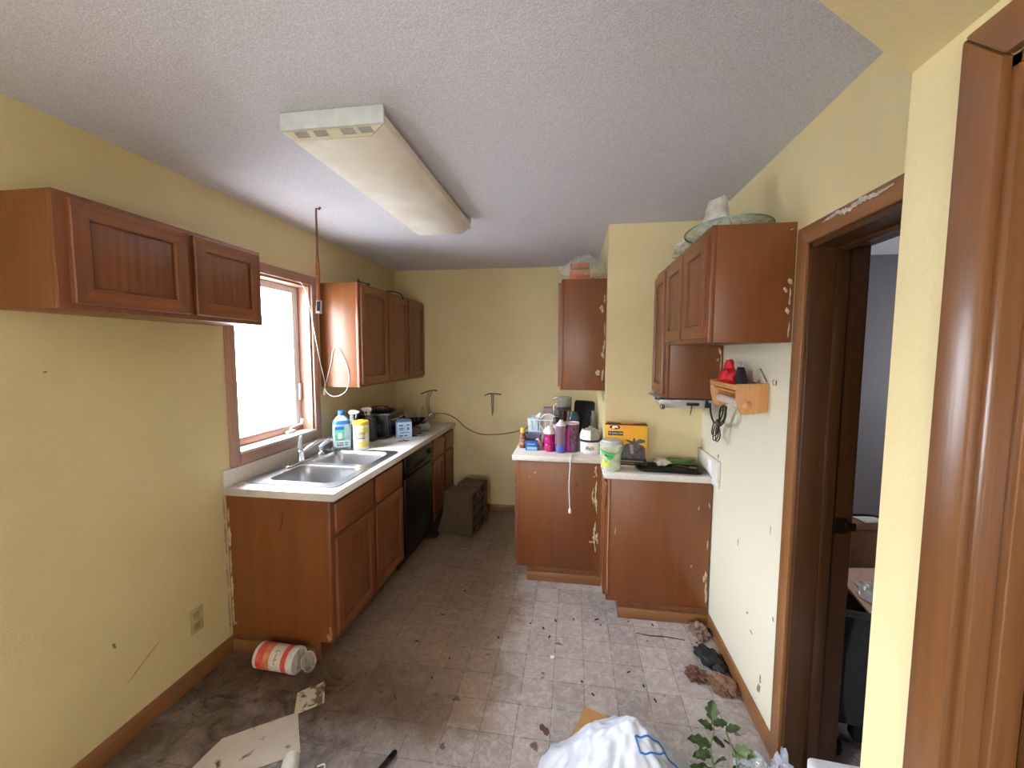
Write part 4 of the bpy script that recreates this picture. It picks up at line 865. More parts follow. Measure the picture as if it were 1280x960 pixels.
MB().tube([(-.06, 0, .33), (-.085, 0, .325), (-.1, 0, .305)], [.02, .013, .006], 10).build('spout', P('pitcher_spout', (190, 180, 168), .2, trans=.5), gl)
MB().tube([(-.058, 0, .29), (-.095, .0, .25), (-.09, 0, .13), (-.056, 0, .08)], .007, 8).build('handle', P('pitcher_handle', (204, 198, 186), .2, trans=.5), gl)
bj = thing('blue_jar', 'round teal-blue glass jar behind the purple jar', 'jar', (1.84, 3.50, C))
MB().lathe([(.04, 0), (.052, .01), (.056, .06), (.056, .15), (.05, .185), (.036, .205), (.036, .222), (.001, .224)], 28).build('jar_body', P('teal_glass', (72, 112, 128), .1, trans=.3, col2=(40, 72, 88), vscale=20), bj)
gr = tag(MB().box(-.065, .065, -.05, .05, 0, .225).build('grey_carton', P('mauve_grey_carton', (150, 136, 134), .6), None, bevel=.003), 'grey carton standing at the back left of the right counter', 'box', None, (1.635, 3.71, C), .05)
bkc = thing('black_canister', 'small black canister between the plate and the steel tumbler', 'canister', (1.69, 3.46, C))
MB().lathe([(.032, 0), (.034, .004), (.034, .16), (.032, .165)], 20).build('can_body', BLACKP, bkc)
MB().lathe([(.03, .163), (.035, .167), (.035, .19), (.03, .193)], 20).build('lid', BLACKG, bkc)
tr = thing('serving_tray', 'black rounded tray leaning upright against the stepped wall', 'tray', (1.925, 3.62, C+.008))
sh = rrect(-.085, .085, 0, .29, .02)
MB().loft([[(x, -.010, z) for x, z in sh], [(x, .006, z) for x, z in rrect(-.08, .08, .005, .285, .02)]]).xform(Matrix.Rotation(math.radians(-14), 4, 'X') @ Matrix.Rotation(math.radians(3), 4, 'Y')).build('tray_body', P('black_tray', (26, 27, 29), .4), tr, bevel=.002)
MB().tube([(x, -.010, z) for x, z in sh]+[(sh[0][0], -.010, sh[0][1])], .006, 8).xform(Matrix.Rotation(math.radians(-14), 4, 'X') @ Matrix.Rotation(math.radians(3), 4, 'Y')).build('rim', BLACKP, tr)
gt = tag(MB().lathe([(.018, 0), (.02, .004), (.02, .19), (.012, .2), (.012, .24), (.001, .242)], 16).build('thin_vase', P('frosted_white_glass', (206, 208, 206), .2, trans=.4)), 'slim frosted glass bottle in the corner behind the black tray', 'bottle', None, (2.0, 3.45, C))

# ------------------------------------------------------------------ things on the near right counter
bag = thing('trash_bag_box', 'yellow carton of trash bags with black bag picture, standing on the small counter', 'box', (2.176, 2.705, C), math.radians(-3))
MB().box(-.13, .13, -.045, .045, 0, .268).build('carton', P('amber_carton', (236, 184, 44), .45, col2=(226, 150, 38), vscale=5), bag, bevel=.0015)
MB().box(-.1305, .1305, -.0456, -.0445, .262, .272).prism([(-.125, .268), (.125, .268), (.12, .279), (.05, .276), (.04, .272), (-.03, .272), (-.04, .278), (-.12, .279)], -.046, -.044, 'y').build('torn_top', P('brown_inside_card', (92, 56, 30), .7), bag)
MB().box(-.128, .128, -.0462, -.0449, .004, .05).build('black_base_print', P('print_black', (28, 22, 22), .45), bag)
bs = [(-.04, .05), (-.045, .09), (-.03, .125), (.005, .143), (.03, .148), (.005, .16), (-.005, .172), (.02, .168), (.04, .16), (.048, .182), (.055, .184), (.058, .162), (.085, .178), (.115, .172), (.12, .158), (.09, .15), (.075, .146), (.105, .135), (.12, .12), (.124, .05)]
MB().prism(bs, -.0463, -.0449, 'y').build('bag_picture', P('print_bag_grey', (54, 48, 50), .4, col2=(96, 90, 92), vscale=35), bag)
MB().prism([(.02+.004*k, .14-.02*k) for k in range(4)]+[(.05-.002*k, .08+.02*k) for k in range(4)], -.0466, -.0462, 'y').build('bag_highlight', P('print_highlight', (150, 144, 144), .4), bag)
MB().box(-.112, -.018, -.0463, -.0449, .195, .222).build('size_band', P('print_band_black', (30, 24, 26), .45), bag)
text('33 GALLON', .017, P('print_white', (240, 236, 226), .5), bag, (-.065, -.0464, .2085))
MB().prism([(-.07+.033*math.cos(a*PI/12), .248+.014*math.sin(a*PI/12)) for a in range(24)], -.0461, -.0449, 'y').build('logo_oval', P('logo_black', (44, 30, 22), .45), bag)
MB().prism([(-.09, .238), (-.072, .238), (-.07, .246), (-.056, .242), (-.048, .25), (-.06, .259), (-.085, .258)], -.0465, -.046, 'y').build('logo_mark', P('logo_cream', (244, 232, 204), .5), bag)
MB().box(-.11, .11, -.0466, -.0461, .030, .034).box(-.11, .08, -.0466, -.0461, .018, .020).build('print_line', P('print_line_tan', (170, 150, 130), .5), bag)
tb = thing('plastic_bucket', 'clear snack bucket with green label and white lid before the yellow box', 'bucket', (2.075, 2.568, C))
MB().lathe([(.052, 0), (.056, .004), (.066, .155), (.068, .158)], 32).build('bucket_body', clear('frosted_bucket_plastic', (228, 234, 222), .5, .2), tb)
MB().lathe([(.048, .004), (.052, .008), (.056, .09), (.05, .096), (.001, .1)], 28).build('contents', P('pale_green_snack', (206, 204, 140), .7, col2=(140, 150, 70), vscale=45), tb)
MB().lathe([(.0695, .152), (.072, .158), (.071, .172), (.06, .176), (.058, .186), (.001, .188)], 32).build('lid', P('frosted_white_lid', (228, 230, 226), .3, trans=.25), tb)
GRN = P('leaf_green_label', (60, 176, 88), .45, col2=(96, 196, 110), vscale=20)
MB().loft([[((.0585+.0667*z)*math.sin(a)+0, -(.0585+.0667*z)*math.cos(a), z) for z in (.088+.018*math.sin(k/14*PI*2), .132-.016*k/14)] for k, a in enumerate([-1.2+1.5*k/14 for k in range(15)])], False, False, False).build('label', GRN, tb)
MB().tube(spline([(-.036, -.0575, .094), (-.03, -.0605, .104), (-.022, -.063, .094), (-.012, -.0655, .102), (-.004, -.0662, .095)], 5), .0022, 6).build('label_mark', P('label_dark_green', (26, 74, 44), .5), tb)
MB().loft([[((.0585+.0667*z)*math.sin(a), -(.0585+.0667*z)*math.cos(a), z) for z in (.028, .062-.012*math.cos(k/12*PI*3))] for k, a in enumerate([-1.1+1.0*k/12 for k in range(13)])], False, False, False).build('lower_label', P('lemon_green_label', (222, 220, 90), .45, col2=(170, 190, 70), vscale=25), tb)
MB().tube(spline([(-.07, 0, .15), (-.062, -.05, .13), (0, -.088, .11), (.06, -.05, .128), (.07, 0, .15)]), .003, 7).build('handle', P('green_handle', (120, 206, 110), .4), tb)
tb.rotation_euler.z = math.radians(-8)
bt2 = thing('oven_tray', 'dark flat tray on the small right counter', 'tray', (2.43, 2.60, C), math.radians(-3))
MB().loft([[(p[0], p[1], z) for p in rrect(-a, a, -b_, b_, .03)] for a, b_, z in ((.18, .065, 0), (.2, .08, .018), (.205, .084, .02), (.198, .078, .02), (.178, .063, .004))]).build('tray_body', P('dark_green_black', (24, 30, 27), .35), bt2)
lf = thing('leaf_clump', 'green onion-like leaves lying on the dark tray', 'leaves', (2.46, 2.66, C+.02))
mb = MB()
for k in range(9):
    a = -.3+.08*k; L_ = .2+.03*(k % 3)
    mb.tube(spline([(-.12+.012*k, .02-.006*k, .01+.003*(k % 3)), (-.02+.01*k, .0-.008*k+.02, .03+.006*(k % 2)), (.06+.01*k, -.01+.006*k, .022), (.13, .01-.008*k+.03, .008)]), [.004]+[.009]*23+[.002], 6)
mb.build('leaf_blade', P('dull_leaf_green', (70, 104, 52), .5, col2=(104, 122, 70), vscale=20), lf)
pp = thing('crumpled_wrapper', 'small crumpled white wrapper on the dark tray', 'wrapper', (2.385, 2.60, C+.03))
crumple(MB(), (0, 0, .018), (.04, .03, .022), 3, .6, 4, 3).build('wrapper_body', P('off_white_paper', (214, 206, 190), .6), pp)
wr2 = tag(crumple(MB(), (0, 0, .012), (.05, .035, .016), 8, .5, 4, 3).build('paper_scrap', P('tan_scrap', (176, 158, 128), .6)), 'tan paper scrap at the back of the small right counter', 'paper', None, (2.50, 2.735, C+.014))
sil = thing('serving_fork', 'long dull metal utensil lying at the right end of the dark tray', 'utensil', (2.54, 2.56, C+.03), math.radians(170))
MB().tube([(0, 0, .0), (.06, .0, .008), (.1, .01, .004)], [.006, .005, .004], 8).build('handle', P('tarnished_metal', (110, 92, 72), .35, .9), sil)
MB().lathe([(.001, -.004), (.02, -.002), (.024, .004), (.001, .002)], 16, (-.015, 0, 0)).build('head', P('tarnished_bowl', (130, 112, 90), .35, .9), sil)

# under-cabinet can opener with its cord
ca = thing('under_cabinet_light', 'slim silver appliance fixed under the narrow tall right cabinet', 'appliance', (XR-.02, 2.45, UZ0))
MB().prism([(-.33, -.002), (-.30, -.052), (-.27, -.06), (-.01, -.06), (-.005, -.002)], .02, .30, 'y').build('housing', P('silver_grey_plastic', (186, 184, 180), .35, .3), ca, bevel=.004)
MB().box(-.335, -.005, .012, .02, -.012, -.002).build('front_rail', BLACKP, ca)
MB().cyl((-.315, .012, -.008), (-.315, .004, -.008), .008).build('screw', CHROME, ca)
MB().box(-.16, -.09, .012, .02, -.046, -.028).build('switch_plate', BLACKP, ca, bevel=.002)
MB().tube([(-.13, .014, -.04), (-.135, .008, -.075), (-.14, .006, -.1)], [.003, .003, .002], 6).build('lever', BLACKP, ca)
MB().prism([(-.055, -.01), (-.045, -.01), (-.032, -.055), (-.06, -.055)], .004, .02, 'y').build('black_clip', BLACKP, ca)
MB().lathe([(.014, 0), (.014, .05), (.010, .055)], 16).xform(Matrix.Translation((-.30, .016, -.05)) @ Matrix.Rotation(PI/2, 4, 'X') @ Matrix.Rotation(0, 4, 'X')).build('end_knob', CHROME, ca)
CW = mat('black_cord', (18, 18, 20), .45)
cb = Vector((-.042, -.17, -.11))               # middle of the tied bundle, in the appliance's own space
cd = MB().tube(spline([tuple(cb+Vector(q)) for q in ((.005, .165, .085), (-.0, .13, .03), (.0, .075, -.01), (.0, .02, .0), (0, 0, 0))]), .005, 7).build('power_cord', CW, ca)
for k, (a, l) in enumerate(((-1.02, .14), (-.85, .15), (-.68, .13), (2.2, .13), (2.45, .14), (2.7, .12))):
    d = Vector((0, math.sin(a), math.cos(a))); n = Vector((0, d.z, -d.y)); o = Vector((.003*(k-2.5), 0, 0))
    MB().tube(spline([tuple(cb+q) for q in (Vector((0, 0, 0)), d*l*.55+n*.036+o, d*l+o, d*l*.55-n*.036+o, Vector((0, 0, 0)))]), .0034, 6).build('loop', CW, cd)
MB().tube([tuple(cb+Vector((-.004, .012, .012))), tuple(cb+Vector((.004, -.012, -.012)))], .011, 8).build('tie', CW, cd)
MB().tube(spline([tuple(cb+Vector(q)) for q in ((0, 0, 0), (.004, -.04, .06), (.0, -.05, .12), (.0, -.05, .16))]), .004, 6).build('cord_tail', CW, cd)

# wooden rack on the right wall
rk = thing('paper_towel_rack', 'small wooden towel rack with roll tube, fixed to the right wall', 'rack', (XR-.001, 0, 0))
X0 = -.132
for y in (1.885, 2.215):
    MB().prism([(0, 1.512), (X0, 1.506), (X0+.004, 1.44), (X0+.018, 1.39), (X0+.03, 1.376), (X0+.045, 1.372), (-.004, 1.386), (0, 1.39)], y-.007, y+.007, 'y').build('side_panel', HONEY, rk, bevel=.003)
MB().box(X0+.002, X0+.016, 1.892, 2.208, 1.478, 1.502).build('front_rail', HONEY, rk, bevel=.002)
MB().box(X0+.016, -.012, 1.892, 2.208, 1.462, 1.470).build('shelf', HONEY, rk)
MB().box(-.012, -.0, 1.892, 2.208, 1.41, 1.508).build('back_panel', HONEY, rk, bevel=.002)
MB().cyl((-.085, 1.893, 1.415), (-.085, 2.207, 1.415), .019).build('cardboard_tube', P('pale_cardboard_tube', (206, 186, 176), .7), rk)
MB().lathe([(.02, 0), (.02, .004), (.012, .01), (.001, .012)], 20).xform(Matrix.Translation((-.085, 1.878, 1.415)) @ Matrix.Rotation(PI/2, 4, 'X')).build('dowel_cap', HONEY, rk)
rd = thing('red_cloth', 'crumpled red cloth poking up from the wooden rack', 'cloth', (XR-.075, 2.13, 1.471))
crumple(MB(), (0, 0, .05), (.038, .075, .055), 5, .3, 3, 4, flat=.001).build('cloth_lump', P('scarlet_cloth', (196, 22, 34), .5), rd)
crumple(MB(), (.0, .0, .105), (.02, .03, .035), 9, .35, 3, 3).build('cloth_knot', P('scarlet_knot', (200, 26, 38), .5), rd)
bh = thing('black_holder', 'black pointed holder with a thin tip in the wooden rack', 'holder', (XR-.07, 1.98, 1.471))
MB().loft([[(p[0], p[1]+sh_, z) for p in rrect(-a, a, -b_, b_, a*.6)] for a, b_, z, sh_ in ((.02, .04, 0, 0), (.018, .034, .05, .01), (.012, .02, .1, .022), (.009, .013, .106, .024))]).build('holder_body', P('black_cloth_holder', (22, 21, 24), .6), bh)
MB().tube([(0, .018, .1), (0, .016, .128)], .003, 6).build('tip', P('grey_tip', (120, 110, 104), .5), bh)
nl = tag(MB().tube([(0, 0, 0), (-.03, -.0, .06)], .0025, 6).build('nail', P('rusty_nail', (110, 84, 70), .5, .5)), 'thin nail sticking out of the right wall above the rack', 'nail', None, (XR, 1.90, 1.515))

# ------------------------------------------------------------------ things on the right wall cabinets
def bagmesh(c, r, seed, par, name, m, amp=.3, flat=None, fr=3): return crumple(MB(), c, r, seed, amp, fr, 4, flat).build(name, m, par, smooth=25)
gp = thing('glass_platter', 'large greenish clear glass platter on top of the short right cabinet', 'platter', (XR-.175, 1.945, UZ1+.001))
GRG = clear('greenish_glass', (196, 214, 200), .66, .05)
MB().lathe([(.10, 0), (.11, .003), (.16, .030), (.168, .036), (.16, .034), (.105, .008), (.001, .006)], 40).xform(Matrix.Scale(1.35, 4, (0, 1, 0))).build('platter_body', GRG, gp)
MB().tube([(.166*math.cos(a*PI/20), 1.35*.166*math.sin(a*PI/20), .035) for a in range(41)], .004, 8).build('rim', P('green_glass_rim', (120, 150, 128), .08, trans=.3), gp)
pb = thing('plastic_bag', 'clear plastic bag standing up in the glass platter', 'bag', (XR-.20, 2.0, UZ1+.012))
MB().grid(lambda u, v: (.012*math.sin(9*u+3*v)+.05*math.cos(2*PI*u)*(1-.3*v), .10*math.sin(2*PI*u)*(1-.25*v)+.01*math.sin(13*u+5*v), .18*v+.012*math.sin(7*u)*v), 40, 14).build('bag_film', clear('milky_plastic_film', (236, 230, 222), .5, .25), pb, solid=.0006)
pb2 = thing('plastic_bag', 'crinkled clear bag bulging over the front edge of the short right cabinet', 'bag', (XR-.225, 2.295, UZ1+.001))
bagmesh((0, 0, .045), (.085, .115, .05), 15, pb2, 'bag_film', clear('crinkled_clear_film', (222, 230, 222), .6, .08), .45, .001, 5)
pb3 = thing('plastic_bag', 'clear bag around the orange box on the far right wall cabinet', 'bag', (XP-.16, 2.98, UZ1+.001))
bagmesh((.0, 0, .085), (.150, .12, .088), 18, pb3, 'bag_film', FILM, .42, .001, 3)
ob = thing('copper_box', 'orange-copper box inside the clear bag on the far right wall cabinet', 'box', (XP-.175, 2.98, UZ1+.004))
MB().box(-.075, .065, -.05, .05, 0, .075).build('carton', P('copper_orange', (190, 104, 58), .45, var=.12), ob, bevel=.004)
MB().box(-.072, .062, -.047, .047, .086, .125).build('upper_carton', P('dark_copper_orange', (164, 86, 46), .45), ob, bevel=.004)
MB().box(-.068, .058, -.044, .044, .074, .087).build('dark_gap', P('brown_gap', (96, 50, 30), .6), ob)

# ------------------------------------------------------------------ litter on the floor
cnn = thing('coffee_canister', 'red and white canister lying by the sink cabinet corner', 'canister', (.355, 1.80, .062), math.radians(-2))
RT = Matrix.Rotation(PI/2, 4, 'Y')
MB().lathe([(.001, -.115), (.058, -.115), (.061, -.112), (.061, .095), (.058, .098)], 36).xform(RT).build('tub', P('canister_cream', (222, 214, 206), .45), cnn)
MB().lathe([(.062, .078), (.0635, .082), (.0635, .108), (.058, .112), (.054, .106), (.001, .104)], 36).xform(RT).build('lid', P('cloudy_white_lid', (214, 212, 208), .4), cnn)
MB().prism([(-.02, -.05), (.02, -.05), (.008, .05), (-.008, .05)], .1045, .1115, 'x').build('lid_tab', P('lid_tab_grey', (176, 172, 164), .4), cnn)
REDL = P('brick_red_label', (188, 58, 50), .5, col2=(206, 92, 76), vscale=30)
def bandx(z0, z1, m, name='label'): 
    MB().lathe([(.0612, z0), (.0618, z0), (.0618, z1), (.0612, z1)], 36, cap0=False, cap1=False).xform(RT).build(name, m, cnn)
bandx(-.095, -.055, REDL); bandx(.048, .076, REDL, 'red_stripe'); bandx(-.055, -.02, P('orange_tan_label', (206, 146, 98), .5, col2=(186, 90, 70), vscale=35), 'picture_band')
SCR = P('label_script_purple', (110, 84, 104), .5)
for u0, pts in ((-.03, [(0, .01), (-.006, 0), (0, -.009), (.008, -.004)]), (-.016, [(0, .004), (.004, -.006), (.009, .004), (.012, -.006)]), (.002, [(0, -.006), (.003, .010), (.007, -.008), (.012, .003)]), (.018, [(0, .002), (.006, -.007), (.012, .004)])):
    o = MB().tube(spline([(.0622*math.sin((u0+u)/.0622), -.0622*math.cos((u0+u)/.0622), v) for u, v in pts], 5), .0012, 6).build('label_script', SCR, cnn)
    o.data.transform(Matrix.Translation((.014, 0, 0)) @ Matrix.Rotation(PI/2, 4, 'Y') @ Matrix.Rotation(math.radians(-35), 4, 'Z'))
MB().lathe([(.058, 0), (.0605, .002), (.0605, .012), (.058, .014), (.055, .005), (.001, .003)], 30).xform(Matrix.Translation((.150, .012, -.012)) @ Matrix.Rotation(math.radians(62), 4, 'Y') @ Matrix.Scale(.8, 4)).build('loose_lid', clear('hazy_lid', (200, 196, 190), .6, .3), cnn)['label'] = 'hazy clear lid beside the canister mouth'
def sheet(name, label, pts, m, z=.002, cat='paper', t=.0012, wav=.004):
    c0 = Vector((sum(p[0] for p in pts)/len(pts), sum(p[1] for p in pts)/len(pts)))
    q = [Vector(p)-c0 for p in pts]
    def fn(u, v):
        a = q[0]*(1-u)+q[1]*u; b_ = q[3]*(1-u)+q[2]*u; p = a*(1-v)+b_*v
        return (p.x, p.y, z+wav*(.5+.5*mnoise.noise(Vector((p.x*14+c0.x*9, p.y*14, 0)))))
    o = MB().grid(fn, 14, 14).build(name, m, None, solid=t)
    return tag(o, label, cat, None, (c0.x, c0.y, 0))
def smudged(name, col, dirt, sc, lo, hi, sd):
    m = mat(name, col, .8, var=.03, vscale=9); t = m.node_tree; b = t.nodes['Principled BSDF']; src = b.inputs['Base Color'].links[0].from_socket
    n = t.nodes.new('ShaderNodeTexNoise'); n.noise_dimensions = '4D'; n.inputs['W'].default_value = sd; n.inputs['Scale'].default_value = sc; n.inputs['Detail'].default_value = 5; n.inputs['Distortion'].default_value = .8
    tcd = t.nodes.new('ShaderNodeTexCoord'); t.links.new(tcd.outputs['Object'], n.inputs['Vector'])
    r = t.nodes.new('ShaderNodeValToRGB'); r.color_ramp.elements[0].position = lo; r.color_ramp.elements[1].position = hi; t.links.new(n.outputs['Fac'], r.inputs[0])
    x = t.nodes.new('ShaderNodeMix'); x.data_type = 'RGBA'; t.links.new(r.outputs[0], x.inputs['Factor']); t.links.new(src, x.inputs['A']); x.inputs['B'].default_value = srgb(*dirt)
    t.links.new(x.outputs['Result'], b.inputs['Base Color']); return m
PAP = smudged('dirty_paper', (200, 190, 180), (92, 74, 62), 17, .60, .70, 3.3)
p1 = sheet('paper_sheet', 'large dirty white paper sheet on the floor at the bottom left', [(.36, 1.16), (.755, 1.40), (.617, 1.575), (.385, 1.41)], PAP)
p2 = sheet('paper_scrap', 'smaller stained paper scrap near the red canister', [(.612, 1.555), (.705, 1.64), (.635, 1.755), (.545, 1.67)], smudged('stained_paper', (194, 186, 164), (104, 88, 66), 20, .50, .58, 8.1), .003)
cu_ = thing('paper_roll', 'white paper cup lying on the floor beside the large sheet', 'cup', (.755, 1.35, .036), math.radians(28))
MB().lathe([(.001, -.002), (.03, 0), (.031, .004), (.036, .12), (.034, .12), (.028, .008), (.001, .006)], 28).xform(Matrix.Rotation(PI/2, 4, 'X')).build('cup_body', P('white_paper_cup', (222, 222, 214), .5), cu_); cu_.name = 'paper_cup'
MB().tube([(.036*math.cos(a*PI/14), -.12, .036*math.sin(a*PI/14)) for a in range(29)], .002, 6).build('rim', P('cup_rim', (230, 230, 224), .5), cu_)
mk = thing('marker_pen', 'black marker lying on the floor at the bottom edge', 'marker', (1.118, 1.405, .011), math.radians(70))
MB().tube([(-.06, 0, 0), (.02, 0, 0)], .0105, 14).build('barrel', BLACKP, mk, bevel=.001); MB().tube([(.02, 0, 0), (.055, 0, 0), (.06, 0, 0)], [.0115, .011, .008], 14).build('cap', BLACKG, mk); MB().box(.018, .05, -.003, .003, .010, .014).build('clip', BLACKG, mk)
tag(MB().tube(spline([(-.02, 0, .003), (0, .012, .003), (.012, -.0, .003), (.02, -.03, .003)]), .003, 6).build('white_twist_tie', WHITEP), 'tiny white twist tie on the floor by the paper cup', 'tie', None, (.875, 1.362, 0))
cb1 = tag(MB().box(-.11, .11, -.13, .13, .001, .006).build('cardboard_piece', P('tan_cardboard', (180, 134, 84), .8, var=.04), None), 'flat tan cardboard piece on the floor under the white bag', 'cardboard', None, (1.965, 1.64, 0), math.radians(-22))
wb = thing('plastic_sack', 'white plastic sack with a blue outlined box, lying at the bottom edge', 'bag', (2.08, 1.455, 0))
def sackp(u, v):
    a = 2*PI*u; r = v
    x = (.36 if math.cos(a) < 0 else .27)*r*math.cos(a); y = .24*r*math.sin(a)
    h = .29*(1-r**1.25) * (1-.15*math.cos(a-.4)*r)
    h += .022*mnoise.noise(Vector((x*13, y*13, 1.7))) + .016*mnoise.noise(Vector((x*34, y*34, 4.2)))*(1-.3*r) + .012*abs(mnoise.noise(Vector((x*20+y*9, y*26, 7))))
    x += .02*mnoise.noise(Vector((x*9, y*9, 5))); y += .02*mnoise.noise(Vector((x*9, y*9, 9)))
    return (x, y, max(.003, h+.004))
mbw = MB(); mbw.grid(sackp, 110, 46)
wo = mbw.build('sack_film', P('white_sack_plastic', (196, 200, 212), .4, var=.03), wb, smooth=70)
def sack_at(x, y):
    q = .36 if x < 0 else .27; r = min(.999, math.hypot(x/q, y/.24)); a = math.atan2(y/.24, x/q) % (2*PI); return sackp(a/2/PI, r)
bl_ = MB()
cnr = [(-.004, -.043), (.072, -.009), (.11, -.023), (.006, -.074), (-.004, -.043)]
for (ax, ay), (bx_, by_) in zip(cnr[:-1], cnr[1:]):
    pts = []
    for k in range(15):
        q = sack_at(ax+(bx_-ax)*k/14, ay+(by_-ay)*k/14); pts.append((q[0], q[1], q[2]+.0005))
    bl_.tube(pts, .0032, 6)
pts = []
for k in range(12):
    q = sack_at(.11+.06*k/11, -.023-.012*k/11); pts.append((q[0], q[1], q[2]+.0005))
bl_.tube(pts, .004, 6)
bl_.build('blue_print', P('blue_ink', (34, 112, 190), .45), wb)

pltn = thing('plant_cutting', 'green leafy plant cutting lying at the bottom edge beside the white sack', 'plant', (2.415, 1.50, 0))
LG = P('leaf_green', (66, 82, 42), .55, col2=(40, 56, 28), vscale=30); LG2 = P('pale_leaf_green', (122, 138, 98), .55, col2=(92, 112, 72), vscale=25)
ST = P('stem_green', (92, 108, 60), .5)
def leaf(par, base_, dirv, L_, W_, m, droop=.3, lob=3, seed=0):
    L_ *= 1.15; d = Vector(dirv).normalized(); sd_ = d.cross(Vector((0, 0, 1))).normalized() if abs(d.z) < .95 else Vector((1, 0, 0)); nn = sd_.cross(d)
    def fn(u, v):
        wv = W_*(math.sin(PI*min(1, u*1.02))**.7)*(.58+.42*abs(math.sin(lob*PI*u)))*(1-.25*u)
        s = (v-.5)*2
        return Vector(base_)+d*L_*u+sd_*wv*s+nn*(.18*W_*abs(s)*1.0-droop*L_*u*u*.5+.03*L_*mnoise.noise(Vector((u*4, v*4, seed))))
    return MB().grid(fn, 16, 8).build('leaf', m, par, solid=.0008, smooth=60)
stem = spline([(.0, -.04, .01), (-.03, .02, .07), (-.035, .06, .12), (-.015, .09, .165), (-.02, .105, .205)])
MB().tube(stem, [.006-.004*k/(len(stem)-1) for k in range(len(stem))], 8).build('stem', ST, pltn)
s2 = spline([(.02, -.02, .02), (.05, .03, .10), (.035, .07, .15), (.025, .075, .18)]); MB().tube(s2, .003, 7).build('stem', ST, pltn)
for k, (b_, d, L_, W_, m) in enumerate((((-.02, .10, .195), (.15, .5, .7), .06, .032, LG), ((-.02, .10, .18), (.9, .2, .15), .055, .03, LG), ((-.018, .09, .165), (-.6, .2, .3), .05, .028, LG), ((-.025, .075, .14), (.7, .1, -.3), .05, .03, LG),
    ((-.033, .06, .125), (-.95, .1, .25), .075, .036, LG), ((-.033, .05, .10), (-.9, .0, -.1), .06, .032, LG), ((-.025, .03, .08), (.2, -.2, .6), .06, .03, LG), ((.025, .075, .18), (.8, .1, .4), .05, .026, LG), ((.045, .05, .12), (.9, -.1, .2), .075, .036, LG2), ((.04, .04, .11), (.8, .2, .5), .07, .034, LG2),
    ((-.01, .0, .06), (-.8, -.3, .3), .09, .045, LG2), ((.0, -.02, .05), (.1, -.5, .7), .10, .055, LG2), ((.02, -.01, .05), (.9, -.3, .35), .10, .05, LG2), ((-.02, .01, .05), (-.9, .25, .1), .09, .04, LG), ((.03, .01, .07), (.95, .25, .1), .09, .04, LG))):
    leaf(pltn, b_, d, L_, W_, m, .35, 3, k)
cpb = thing('clear_bag', 'crumpled clear plastic bag on the floor in front of the doorway', 'bag', (2.525, 1.535, 0))
bagmesh((0, 0, .065), (.062, .07, .07), 27, cpb, 'bag_film', clear('crumpled_clear_film', (206, 210, 218), .68, .08), .5, .002, 5)
cpb2 = thing('clear_bag', 'bunched neck of clear plastic film against the door casing', 'bag', (2.606, 1.49, 0))
bagmesh((0, 0, .095), (.03, .05, .1), 31, cpb2, 'bag_film', clear('bunched_clear_film', (200, 206, 218), .62, .08), .5, .002, 5)
wbx = thing('white_bin', 'white plastic box corner in the doorway at the bottom right', 'box', (2.765, 1.19, 0), math.radians(-4))
MB().loft([[(p[0], p[1], z) for p in rrect(-a, a, -b_, b_, .02)] for a, b_, z in ((.145, .15, 0.001), (.15, .155, .01), (.16, .165, .285))]).build('bin_body', P('white_bin_plastic', (226, 226, 232), .4), wbx)
MB().loft([[(p[0], p[1], z) for p in rrect(-a, a, -b_, b_, .022)] for a, b_, z in ((.166, .172, .283), (.168, .174, .289), (.168, .174, .313), (.16, .166, .317))]).build('lid', P('white_bin_lid', (234, 234, 240), .35), wbx)
# dark cloth, brown bag, crumpled leaf-brown paper by the right wall
bg1 = thing('black_pouch', 'black crumpled pouch on the floor against the right baseboard', 'pouch', (2.575, 2.19, 0), math.radians(20))
crumple(MB(), (0, 0, .018), (.052, .095, .03), 36, .4, 4, 4, .001).build('pouch_body', P('black_pouch_fabric', (20, 20, 21), .55), bg1, smooth=30)
bg2 = thing('brown_wrapper', 'brown crumpled wrapper on the floor below the black pouch', 'wrapper', (2.585, 2.02, 0), math.radians(30))
crumple(MB(), (0, 0, .016), (.055, .07, .028), 44, .5, 4, 4, .001).build('wrapper_body', P('kraft_brown', (132, 100, 76), .6, col2=(104, 74, 54), vscale=20), bg2, smooth=30)
bg3 = thing('rust_paper', 'rust-brown crumpled paper left of the brown wrapper', 'paper', (2.475, 2.075, 0))
crumple(MB(), (0, 0, .012), (.045, .05, .022), 51, .6, 5, 4, .001).build('paper_body', P('rust_brown', (112, 72, 56), .7, col2=(80, 48, 38), vscale=20), bg3, smooth=30)
bg4 = thing('torn_flooring', 'curled torn scrap of vinyl in the corner by the small base cabinet', 'scrap', (2.585, 2.415, 0))
crumple(MB(), (0, 0, .02), (.05, .06, .035), 57, .6, 4, 4, .001).build('scrap_body', P('torn_vinyl', (142, 116, 106), .7, col2=(104, 76, 66), vscale=20), bg4, smooth=30)
DBR = P('dark_debris', (64, 44, 36), .9)
tag(flake(None, 'z+', .0005, [(0, 0, .026, .03)], 'brown_leaf', P('dry_leaf_brown', (92, 64, 54), .9), .002, 61), 'square brown stain-like dry leaf on the middle of the floor', 'leaf', None, (1.731, 1.661, 0))
tag(streak(None, 'z+', .0008, [(-.14, .004), (-.05, -.004), (.02, .005), (.13, -.004)], .006, 'splinter_strip', DBR, 62), 'thin dark splinter strip on the floor before the small base cabinet', 'splinter', None, (2.36, 2.35, 0), -.05)
